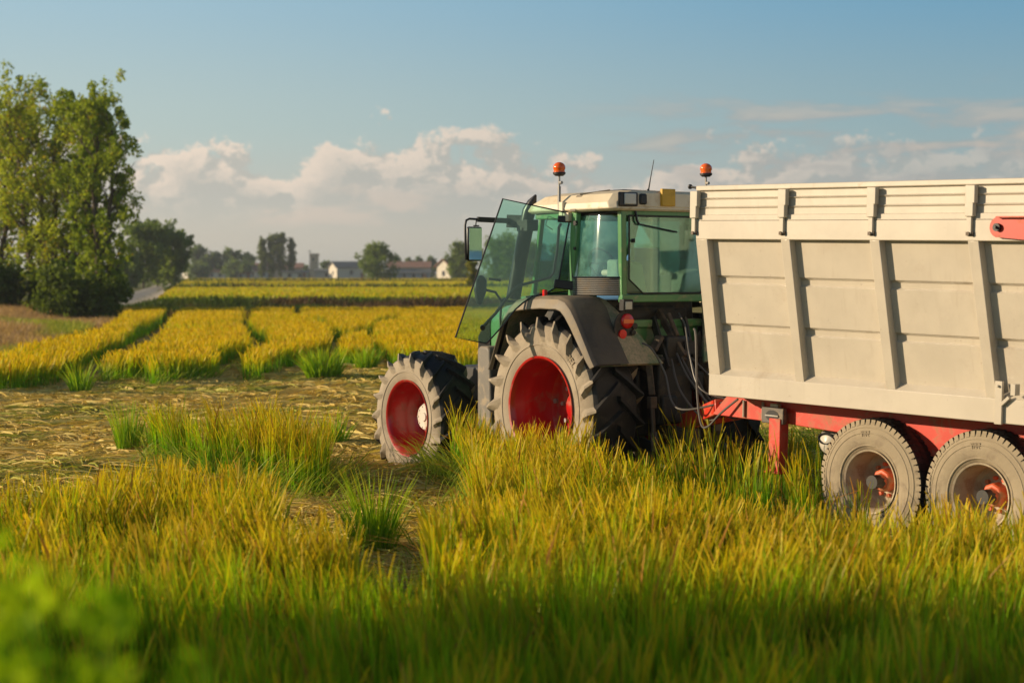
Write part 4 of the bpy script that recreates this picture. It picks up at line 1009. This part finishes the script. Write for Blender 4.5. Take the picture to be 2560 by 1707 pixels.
    m.tube(ring, .014, 8, cap=False); m.tube([(.48, 0, 2.56), (.62, 0, 2.2)], .035, 8); m.tube([(.48, -.18, 2.56), (.48, .18, 2.56)], .012, 6); part(m, 'steering_wheel', BLACKC)
    m = MB(); m.box((.72, 0, 2.30), (.22, .50, .22)); part(m, 'dashboard', BLACKC, bevel=.04)
    m = MB(); m.box((-.5, -.45, 2.80), (.10, .16, .40)); part(m, 'monitor', BLACKC, bevel=.02)
    m = MB(); m.tube([(-.70 + .025 * math.sin(k * 1.1), .52 + .02 * math.cos(k * 1.1), 3.0 - k * .0038) for k in range(110)], .006, 5); part(m, 'coil_cable', SEATC)
    # fenders
    Sx = [(1.00, 1.36), (.86, 1.66), (.74, 1.93), (.62, 2.07), (.48, 2.145), (.30, 2.18), (-.02, 2.20), (-.33, 2.195), (-.46, 2.16), (-.57, 2.07), (-.68, 1.93), (-.82, 1.72), (-.93, 1.55), (-.985, 1.475)]
    Yin = [.80, .80, .80, .79, .78, .78, .78, .78, .775, .77, .80, .80, .79, .79]
    Ym = [.72, .72, .70, .69, .68, .68, .68, .69, .69, .65, .56, .44, .34, .30]
    for s in (1, -1):
        out, lip, inn = [], [], []
        n = len(Sx)
        for i, (x, z) in enumerate(Sx):
            a = Sx[max(i - 1, 0)]; b = Sx[min(i + 1, n - 1)]; d = Vector((b[0] - a[0], b[1] - a[1])).normalized(); nx, nz = d.y, -d.x
            if nx * x + nz * (z - .95) < 0: nx, nz = -nx, -nz
            def Q(y, off): return (x + nx * off, s * y, z + nz * off)
            out.append([Q(1.255, -.035), Q(1.235, -.012), Q(1.20, .0), Q(1.08, .004), Q(.92, .002), Q(Yin[i], 0)])
            k_ = [.05, .10, .22, .55, .85, 1, 1, 1, 1, .95, .85, .7, .5, .35][i]; L_ = -.045 - .10 * k_
            lip.append([Q(1.275, L_), Q(1.283, L_ + .01), Q(1.262, -.045), Q(1.255, -.035), Q(1.235, -.06), Q(1.255, L_)])
            inn.append([Q(Yin[i], -.012), Q(Ym[i], -.012), Q(Ym[i], -.045), Q(Yin[i] + .38, -.045)])
        m = MB(); m.loft(out); under = [[(p[0], p[1] * .999, p[2]) for p in r] for r in out]
        m.loft([[(q[0] * .985, q[1], q[2] - .018) for q in r] for r in out]); fd = part(m, 'fender', FEND, ang=45)
        m = MB(); m.loft(lip, closed=True, cap=True); m.build('fender_lip', FLIP, fd, ang=40)
        m = MB(); m.loft([[Vector(r[0]) + Vector((0, s * .006, 0)), Vector(r[5]) + Vector((0, s * .006, 0))] for r in lip]); m.build('lip_edge', GREYM, fd)
        m = MB(); m.loft(inn, closed=True, cap=True); part(m, 'inner_fender', GREEN_D, ang=40)
        # lamps
        m = MB(); m.prism([(-.765, s * (.69 + .14 * math.cos(a)), 1.86 + .17 * math.sin(a)) for a in np.linspace(0, 2 * math.pi, 16)[:-1]], (-.012, 0, 0)); m.box((-.72, s * .70, 1.9), (.08, .06, .08)); pl_ = part(m, 'lamp_plate', BLACK)
        m = MB(); m.lathe([(-.775, 0.082), (-.80, .082), (-.812, .07), (-.815, 0)], 28, axis='x', c=(0, s * .66, 1.925)); tlm = m.build('tail_light', REDL, pl_, ang=50)
        m = MB(); m.box((-.815, s * .66, 1.925), (.008, .14, .042)); m.build('indicator_band', ORANGE, tlm)
        m = MB(); m.lathe([(-.775, .05), (-.80, .05), (-.805, .0)], 24, axis='x', c=(0, s * .725, 1.785)); m.build('reflector', principled('bright_red_reflector', (.85, .02, .012), .3), pl_, ang=50)
        m = MB(); m.lathe([(-.775, .035), (-.80, .035), (-.805, .0)], 16, axis='x', c=(0, s * .555, 1.87)); m.lathe([(-.775, .03), (-.80, .03), (-.805, .0)], 16, axis='x', c=(0, s * .575, 1.80)); m.build('socket', DARKM, pl_)
        m = MB(); m.box((-.765, s * .655, 2.10), (.08, .135, .125)); m.tube([(-.74, s * .655, 2.0), (-.76, s * .655, 2.06)], .012, 6); wl = part(m, 'work_light', BLACKC, bevel=.018)
        m = MB(); m.box((-.808, s * .655, 2.095), (.01, .095, .085)); m.build('lens', LAMPG, wl, bevel=.008)
    m = MB(); m.box((-.0, 1.19, 2.20), (.045, .045, .13)); m.box((-.0, 1.19, 2.125), (.03, .03, .05)); part(m, 'side_marker', REDL, bevel=.01)
    # rear linkage
    m = MB()
    m.box((-.52, 0, 1.885), (.10, 1.25, .09)); m.box((-.50, 0, 1.74), (.05, 1.20, .22)); part(m, 'cross_beam', GREEN, bevel=.015)
    m = MB(); m.box((-.30, 0, 1.95), (.35, .95, .20)); m.tube([(-.42, .55, 2.05), (-.42, -.3, 2.04)], .055, 12); part(m, 'valve_block', DARKM, bevel=.02)
    m = MB(); m.box((-.66, 0, 1.15), (.36, .50, .75)); m.box((-.72, -.05, 1.62), (.22, .34, .26)); m.box((-.80, .12, .95), (.18, .22, .30)); m.box((-.86, -.28, 1.25), (.12, .14, .22)); part(m, 'rear_housing', DARKM, bevel=.03)
    for s in (1, -1):
        m = MB(); m.bar((-.30, s * .33, 1.55), (-.92, s * .46, 1.42), .07, .10); m.tube([(-.30, s * .34, 1.55), (-.30, s * .2, 1.55)], .09, 14); part(m, 'lift_arm', RUSTM, bevel=.012)
        m = MB(); m.bar((-.92, s * .46, 1.45), (-.95, s * .44, 1.12), .035, .07); m.box((-.95, s * .44, 1.04), (.07, .09, .13)); m.tube([(-.95, s * .44, 1.0), (-.97, s * .43, .66)], .026, 10); m.bar((-.97, s * .43, .72), (-.98, s * .42, .5), .035, .08); part(m, 'lift_rod', RUSTM, bevel=.008)
        m = MB(); m.bar((-.25, s * .30, .62), (-1.15, s * .42, .52), .05, .11); m.tube([(-1.15, s * .38, .52), (-1.15, s * .46, .52)], .05, 12); part(m, 'lower_link', DARKM, bevel=.01)
    m = MB(); m.bar((-.50, -.02, 2.02), (-.92, -.05, 1.52), .05, .08); m.bar((-.92, -.05, 1.52), (-.70, -.05, 1.35), .06, .06); m.tube([(-.70, -.0, 2.0), (-.80, -.05, 1.75)], .03, 8); part(m, 'top_link', RUSTM, bevel=.01)
    m = MB(); m.bar((-.55, .10, 1.95), (-.88, .16, 1.40), .09, .03, up=(0, 1, 0)); m.bar((-.62, -.30, 1.95), (-.80, -.33, 1.3), .08, .03, up=(0, 1, 0)); m.box((-.85, -.2, 1.62), (.03, .18, .14)); part(m, 'bracket_plates', DARKM)
    m = MB(); m.box((-.85, 0, .68), (.5, .12, .14)); m.box((-1.05, 0, .62), (.16, .22, .24)); m.tube([(-.75, 0, .85), (-1.05, 0, .85)], .06, 12); part(m, 'hitch', RUSTM, bevel=.015)
    # quick couplers
    for k in range(4): m = MB(); m.tube([(-.70, -.18 + k * .11, 1.52), (-.80, -.18 + k * .11, 1.52)], .028, 10); part(m, 'coupler', GREYM)
    m = MB(); m.bar((-.84, .34, 1.60), (-.80, .20, 1.75), .10, .05); part(m, 'dusty_cover', RUSTM, bevel=.01)
    return T_
tractor()

# ------------------------------------------------------------------ trailer
def trailer():
    R_ = empty('trailer', (R_O[0], R_O[1], 0), (0, rad(-1.1), rad(R_A)))
    tag(R_, 'large cream tipping trailer with ribbed sides and red chassis behind the tractor', 'trailer')
    def part(mb, name, mat, **k): return mb.build(name, mat, R_, **k)
    LN = 6.55; WD = 2.5; zb0, zb1, zr0, zr1, zt = 1.215, 1.430, 2.787, 2.973, 3.32
    def yo(z): return -.20 + .20 * (z - zb1) / (zr0 - zb1)     # outward lean of the wall
    for side in (0, 1):
        Y = (lambda y: y) if side == 0 else (lambda y: -WD - y)
        # panel skin with two pressed grooves
        prof = [(zb1 - .01, -.055 - .0), (zb1 + .05, -.085)]
        zs = [(zb1 - .005, .005), (zb1 + .055, -.085), (1.862, -.085), (1.882, -.118), (1.928, -.118), (1.952, -.085), (2.340, -.085), (2.360, -.118), (2.406, -.118), (2.430, -.085), (zr0 + .01, -.085)]
        m = MB(); m.loft([[(x, Y(yo(z) + d), z) for z, d in zs] for x in (-.02, -LN)]); m.loft([[(x, Y(yo(z) - .15), z) for z in (zb0, zr0 + .01)] for x in (-.02, -LN)])
        part(m, 'side_panel', TRAIL, ang=20)
        # ribs
        xs = [(-.0, -.154, -.03, -.185)] + [(-1.12 - 1.064 * k, -1.231 - 1.064 * k, -1.171 - 1.085 * k, -1.282 - 1.085 * k) for k in range(5)] + [(-LN + .12, -LN, -LN + .12, -LN)]
        for a0, a1, b0, b1 in xs:
            m = MB()
            lo = [(b0, Y(-.20), zb1 - .002), (b1, Y(-.20), zb1 - .002), (b1, Y(-.32), zb1 - .002), (b0, Y(-.32), zb1 - .002)]
            hi = [(a0, Y(-.001), zr0 + .002), (a1, Y(-.001), zr0 + .002), (a1, Y(-.12), zr0 + .002), (a0, Y(-.12), zr0 + .002)]
            m.loft([lo, hi], closed=True, cap=True); part(m, 'rib', TRAIL, bevel=.006)
        # bottom beam, middle rail
        m = MB(); m.box(((-.03 - LN) / 2, Y(-.245), (zb0 + zb1) / 2), (LN - .03, .10, zb1 - zb0)); part(m, 'bottom_beam', TRAIL, bevel=.008)
        m = MB(); m.box(((-LN) / 2, Y(-.035), (zr0 + zr1) / 2), (LN, .07, zr1 - zr0)); part(m, 'middle_rail', TRAIL, bevel=.008)
        # hinged sideboard
        zs = [(zr1, 0.0), (3.022, 0.0), (3.030, -.022), (3.088, -.022), (3.100, -.006), (3.112, -.022), (3.176, -.022), (3.190, -.004), (3.200, -.026), (3.262, -.026), (3.270, -.004)]
        m = MB(); m.loft([[(x, Y(d - .004), z + .003) for z, d in zs] for x in (.0, -LN)]); m.loft([[(x, Y(-.055), z) for z in (zr1, 3.27)] for x in (.0, -LN)])
        sb = part(m, 'sideboard', TRAIL, ang=20)
        m = MB(); m.box((-LN / 2, Y(-.028), 3.296), (LN, .075, .05)); m.build('top_rail', TRAIL, sb, bevel=.008)
        for k, a0 in enumerate([0.045] + [-1.115 - 1.064 * k for k in range(6)]):
            m = MB(); m.box((a0 - .052, Y(.022), 3.19), (.10, .055, .155)); m.box((a0 - .045, Y(.022), 3.06), (.085, .055, .125)); po = part(m, 'post', TRAIL, bevel=.006)
            m = MB(); m.box((a0 - .035, Y(.016), 2.925), (.05, .03, .16)); m.build('hinge_strap', TRAIL, po, bevel=.004)
            m = MB(); m.tube([(a0 - .035, Y(-.01), 2.850), (a0 - .035, Y(.045), 2.850)], .017, 8); m.box((a0 - .035, Y(.012), 2.850), (.07, .02, .035)); m.build('hinge_pin', RUSTM, po)
    # front and rear walls, floor
    m = MB(); m.prism([(-.02, -.26, zb0), (-.02, -WD + .26, zb0), (-.0, -WD + .06, zt - .04), (-.0, -.06, zt - .04)], (-.05, 0, 0)); part(m, 'front_wall', TRAIL)
    m = MB()
    for k in range(1, 5): m.bar((.02, -.1 - k * .46, zb0), (.03, -.1 - k * .46, zt - .08), .07, .05, up=(1, 0, 0))
    part(m, 'front_ribs', TRAIL)
    m = MB(); m.prism([(-LN, -.26, zb0), (-LN, -WD + .26, zb0), (-LN, -WD + .06, zt - .04), (-LN, -.06, zt - .04)], (.05, 0, 0)); part(m, 'tailgate', TRAIL)
    m = MB(); m.box((-LN / 2, -WD / 2, zb0 + .04), (LN - .1, WD - .5, .06)); part(m, 'floor', TRAIL)
    m = MB(); m.tube([(.03, -.05, 3.30), (.13, -.05, 3.315)], .012, 8); m.tube([(.13, -.05, 3.315), (.145, -.05, 3.316)], .026, 10); part(m, 'corner_pin', DARKM)
    # tailgate lever arm, red
    for s in (0, 1):
        Y = (lambda y: y) if s == 0 else (lambda y: -WD - y)
        pts = [(-3.50 - .085 * math.cos(a) + .0, 2.905 + .085 * math.sin(a)) for a in np.linspace(math.pi * 1.05, math.pi * .5, 7)]
        pts = [(-3.585 + .085 * math.cos(a), 2.905 + .088 * math.sin(a)) for a in np.linspace(-1.75, 1.57, 9)]
        P = [(x, Y(.035), z) for x, z in pts] + [(-6.3, Y(.035), 3.00), (-6.6, Y(.035), 2.9), (-6.6, Y(.035), 2.72), (-6.3, Y(.035), 2.62)]
        m = MB(); m.prism(P, (0, Y(.045) - Y(.035), 0)); m.box((-4.95, Y(.062), 2.992), (2.72, .06, .012)); ar = part(m, 'tailgate_arm', CHRED)
        m = MB(); m.tube([(-3.585, Y(.0), 2.905), (-3.585, Y(.075), 2.905)], .035, 14); m.tube([(-3.585, Y(.07), 2.905), (-3.585, Y(.10), 2.905)], .014, 8); m.build('pivot', DARKM, ar)
    m = MB(); m.box((-3.49, -.178, 1.395), (.075, .03, .375)); m.tube([(-3.49, -.17, 1.54), (-3.49, -.14, 1.54)], .012, 8); part(m, 'latch_bracket', TRAIL, bevel=.004)
    m = MB(); m.box((-3.66, -.16, 1.52), (.05, .07, .10)); m.bar((-3.60, -.17, 1.45), (-3.52, -.17, 1.38), .03, .03); part(m, 'latch_hook', TRAIL, bevel=.004)
    # chassis
    def beam(y): 
        m = MB(); m.prism([(.30, y, .97), (.10, y, 1.17), (-6.4, y, 1.17), (-6.4, y, .95), (-3.9, y, .87), (-3.3, y, .87), (-2.78, y, .80), (-2.45, y, .80), (-2.0, y, .90), (-1.44, y, .925), (-.75, y, .955), (.0, y, .965)], (0, -.09, 0)); return m
    for y in (-.60, -1.81): part(beam(y), 'chassis_beam', CHRED, bevel=.006)
    m = MB()
    for x in (-.3, -1.6, -3.0, -4.6, -6.1): m.box((x, -1.25, 1.07), (.12, 1.12, .14))
    part(m, 'cross_member', CHRED, bevel=.006)
    m = MB(); m.bar((.25, -.68, 1.05), (1.25, -1.17, .78), .12, .16); m.bar((.25, -1.82, 1.05), (1.25, -1.33, .78), .12, .16); m.box((1.42, -1.25, .74), (.36, .14, .12)); part(m, 'drawbar', CHRED, bevel=.01)
    m = MB(); m.box((-.665, -.55, .74), (.15, .13, .54)); m.box((-.665, -.55, .47), (.20, .18, .025)); part(m, 'support_leg', CHRED, bevel=.008)
    for x in (-.16, -.42): 
        m = MB(); m.tube([(x, -.585, 1.15), (x, -.585, .98)], .014, 8); part(m, 'rod', GREYM)
    m = MB(); m.box((-.62, -.53, 1.035), (.29, .06, .165)); lb = part(m, 'lock_plate', principled('dark_grey_plate', (.10, .085, .07), .5, dirt=DUST, dirt_amt=.35), bevel=.012)
    m = MB()
    for dz in (.035, -.035): m.lathe([(-.5, .0), (-.495, .045)], 24, c=(0, 0, 0)); break
    m = MB(); m.prism([(-.62 + .085 * math.cos(a), -.500, 1.035 + .055 * math.sin(a)) for a in np.linspace(0, 2 * math.pi, 24)[:-1]], (0, .004, 0)); sl = m.build('slot', BLACKC, lb)
    m = MB(); m.box((-.62, -.492, 1.035), (.17, .012, .012)); m.build('slot_bar', GREYM, lb)
    m = MB(); m.box((-.62, -.55, 1.135), (.10, .05, .03)); part(m, 'plate_bracket', TRAIL)
    # air tank, axis towards the side
    m = MB(); pr = [(-1.45, 0), (-1.44, .08), (-1.41, .12), (-1.35, .14), (-.85, .14), (-.80, .125), (-.765, .085), (-.75, .0)]
    m.lathe(pr, 28, c=(-1.10, 0, .80)); tk = part(m, 'air_tank', TANKM, ang=60)
    m = MB(); ring = [(-1.10 + .095 * math.cos(a), -.765, .83 + .05 * math.sin(a)) for a in np.linspace(0, 2 * math.pi, 24)]; m.tube(ring, .014, 6, cap=False); m.build('strap', BLACKC, tk)
    # axles, springs
    m = MB()
    for x in (-1.96, -3.19): m.tube([(x, -2.1, .52), (x, -.4, .52)], .065, 14)
    part(m, 'axle', DARKM)
    m = MB()
    for y in (-.645, -1.86):
        m.prism([(-2.30, y, .86), (-2.85, y, .86), (-2.62, y, .58), (-2.52, y, .58)], (0, -.06, 0))
    part(m, 'suspension_bracket', CHRED)
    m = MB()
    for y in (-.72, -1.78): m.bar((-1.5, y, .62), (-2.57, y, .66), .07, .05); m.bar((-2.57, y, .66), (-3.65, y, .62), .07, .05)
    part(m, 'leaf_spring', DARKM)
    def wheel(x, s):
        yc = -.35 - .235 if s > 0 else -WD + .35 + .235
        w = empty('wheel', (x, yc, .525), (0, 0, 0), R_)
        R, Rb, h = .585, .300, .235
        t = MB(); P = [(.80, Rb - .004), (.92, Rb + .02), (1.0, Rb + .07), (1.02, Rb + .13), (1.0, Rb + .19), (.95, Rb + .235), (.90, R - .018), (.80, R - .003), (.5, R + .002), (0, R + .004)]
        full = [(p * h, r) for p, r in P] + [(-p * h, r) for p, r in reversed(P[:-1])]
        n = 88; vs = []
        for a, r in full:
            for k in range(n): th = 2 * math.pi * k / n; vs.append((r * math.cos(th), a, r * math.sin(th)))
        t.v.extend(vs)
        for i in range(len(full) - 1):
            side = i < 6 or i >= len(full) - 7
            for k in range(n): t.f.append((i * n + k, i * n + (k + 1) % n, (i + 1) * n + (k + 1) % n, (i + 1) * n + k)); t.m.append(0 if side else 1)
        # shoulder blocks
        for sgn in (1, -1):
            for k in range(58):
                th = 2 * math.pi * k / 58; e = .72 * math.pi / 58
                q = []
                for (a, r) in ((.965, R - .045), (.93, R + .004), (.60, R + .014), (.60, R - .01)):
                    for d in (-e, e): q.append((r * math.cos(th + d), sgn * a * h, r * math.sin(th + d)))
                o = len(t.v); t.v.extend(q)
                for f_, mm in (((0, 1, 3, 2), 0), ((2, 3, 5, 4), 1), ((0, 2, 4, 6), 1), ((1, 7, 5, 3), 1)): t.f.append(tuple(o + z for z in f_)); t.m.append(mm)
        for row in (-.36, 0, .36):
            for k in range(58):
                th = 2 * math.pi * (k + (.5 if row else 0)) / 58; e = .62 * math.pi / 58; q = []
                for a in (row - .13, row + .13):
                    for d in (-e, e):
                        q.append(((R + .014) * math.cos(th + d), a * h, (R + .014) * math.sin(th + d)))
                o = len(t.v); t.v.extend(q); t.f.append((o, o + 1, o + 3, o + 2)); t.m.append(1)
        t.mi = 0
        for sgn in (1, -1):
            for rr, yy in ((Rb + .045, .975), (Rb + .165, 1.012), (Rb + .215, .975)):
                t.lathe([(sgn * yy * h, rr - .008), (sgn * (yy * h + .004), rr - .003), (sgn * (yy * h + .004), rr + .003), (sgn * yy * h, rr + .008)], 72)
        t.build('tyre', [WALLT, TREAD], w, ang=30)
        P = [(.195, .292), (.215, .306), (.224, .304), (.215, .288), (.17, .272), (.05, .262), (-.04, .25), (-.07, .215), (-.065, .165), (-.065, 0)]
        wheel_rim([(a * s, r) for a, r in P], 56, principled('dusty_rim', (.50, .42, .30), .6, dirt=(.34, .22, .14), dirt_amt=.5, dirt_scale=7), 'rim', w)
        wheel_rim([(-a * s, r) for a, r in [(.195, .292), (.215, .306), (.224, .304), (.17, .272), (-.04, .262)]], 56, WALLT, 'rim_back', w)
        hb = MB(); hb.lathe([(s * -.065, .115), (s * .03, .11), (s * .045, .095), (s * .05, .07), (s * .10, .062), (s * .115, .05), (s * .115, 0)], 8); hb.build('hub', ORED, w, bevel=.008)
        for k in range(10):
            nb = MB(); a = 2 * math.pi * k / 10 + .15; nb.lathe([(s * -.066, .02), (s * -.026, .02), (s * -.026, .0)], 6, c=(math.cos(a) * .150, 0, math.sin(a) * .150)); nb.build('wheel_nut', ORED, w)
        letters('TRR', .455, s * .241, 1.35, .075, .05, w, PAINTW)
    for x in (-1.96, -3.19):
        for s in (1, -1): wheel(x, s)
    # hoses from trailer to tractor
    def cable(name, pts, r=.012):
        P = [Vector(p) for p in pts]; out = []
        for i in range(len(P) - 1):
            p0 = P[max(i - 1, 0)]; p1 = P[i]; p2 = P[i + 1]; p3 = P[min(i + 2, len(P) - 1)]
            for u in np.linspace(0, 1, 9)[:-1 if i < len(P) - 2 else None]:
                u = float(u); out.append(.5 * ((2 * p1) + (-p0 + p2) * u + (2 * p0 - 5 * p1 + 4 * p2 - p3) * u * u + (-p0 + 3 * p1 - 3 * p2 + p3) * u ** 3))
        m = MB(); m.tube(out, r, 7); part(m, name, HOSE)
    rng = random.Random(4)
    cable('hose', [(-.10, -.56, 1.16), (.10, -.52, 1.0), (.26, -.50, .85), (.36, -.50, .88), (.44, -.52, 1.2), (.50, -.55, 1.75), (.58, -.6, 1.85)])
    for k in range(5):
        y = -.75 - k * .13
        cable('hose', [(.15, y, 1.08), (.55, y + rng.uniform(-.1, .1), .95 + rng.uniform(-.1, .15)), (.95, y - .05, 1.15 + rng.uniform(-.1, .15)), (1.28, -.98 - k * .08, 1.50 + rng.uniform(-.04, .06))], .012)
    cable('hose', [(.2, -.7, 1.1), (.75, -.55, 1.0), (1.10, -.70, 1.35), (1.22, -.62, 1.60), (1.35, -.60, 1.66)], .011)
    cable('hose', [(.2, -.9, 1.1), (.6, -.75, 1.2), (.85, -.82, 1.55), (1.05, -.95, 1.85), (1.30, -1.1, 1.98)], .009)
    return R_
trailer()

# ------------------------------------------------------------------ foreground weed, close and blurred
def weed():
    px, py = -.66, 2.55
    gz = float(ground_z(px, py)); rng = np.random.default_rng(5); root = empty('weed_plant', (px, py, gz))
    tag(root, 'leafy yellow-green weed close to the lens, out of focus at bottom left', 'weed')
    st = MB(); C = []; Rr = []
    for k in range(16):
        x0, y0 = rng.normal(0, .085), rng.normal(0, .10); top = 2.07 - gz - max(0, x0 + .06) * .9 - rng.random() * .16
        x1 = x0 * 1.3; pts = [(x0 * .4, y0 * .5, 0), ((x0 + x1) / 2, y0, top * .5), (x1, y0 * 1.3, top)]
        st.tube(pts, [.005, .004, .002], 6)
        for q in np.linspace(.35, 1.0, 8):
            C.append((x0 * .4 + (x1 - x0 * .4) * q, y0 * (.5 + .8 * q), top * q)); Rr.append(.05)
    st.build('stem', leafy('weed_stem', False, (.12, .20, .03)), root)
    V, Q, c = leaf_cloud(rng, np.array(C), np.array(Rr), 2200, .032, (.24, .46, .012), (.62, .72, .02))
    o = fast_mesh('leaves', V, Q, LEAF, c); o.parent = root
weed()

# ------------------------------------------------------------------ evening air
def haze():
    m = bpy.data.materials.new('haze'); m.use_nodes = True; t = NT(m.node_tree); t.n.clear()
    v = t.new('ShaderNodeVolumePrincipled'); v.inputs['Color'].default_value = (.80, .86, .92, 1); v.inputs['Density'].default_value = .00028; v.inputs['Anisotropy'].default_value = .2
    o = t.new('ShaderNodeOutputMaterial'); t.link(v.outputs[0], o.inputs['Volume'])
    b = MB(); b.box((0, 2200, 10), (2000, 4700, 24)); ob = b.build('haze', m)
    tag(ob, 'thin evening haze lying over the fields and the village', 'haze', kind='stuff')
haze()

# ------------------------------------------------------------------ unseen trees off to the left, added to cast shade on the nearest rice
def shade_trees():
    for i, (x, y, h) in enumerate(((-16.5, 5.2, 7.3), (-17.5, 8.0, 7.0))):
        tree('unseen_shade_tree', ['unseen tree left of the camera, added to shade the nearest rice', 'smaller unseen tree beyond the first, added to widen its shade'][i], (x, y), h, 4.3, 80 + i, 6200, .22, (.035, .075, .015), (.10, .16, .03), 'round', 44, .04, cl=.17)
shade_trees()

S.render.engine = 'CYCLES'
S.cycles.max_bounces = 8; S.cycles.transparent_max_bounces = 16; S.cycles.transmission_bounces = 4; S.cycles.diffuse_bounces = 3; S.cycles.glossy_bounces = 3
S.cycles.caustics_reflective = False; S.cycles.caustics_refractive = False
S.cycles.use_denoising = True
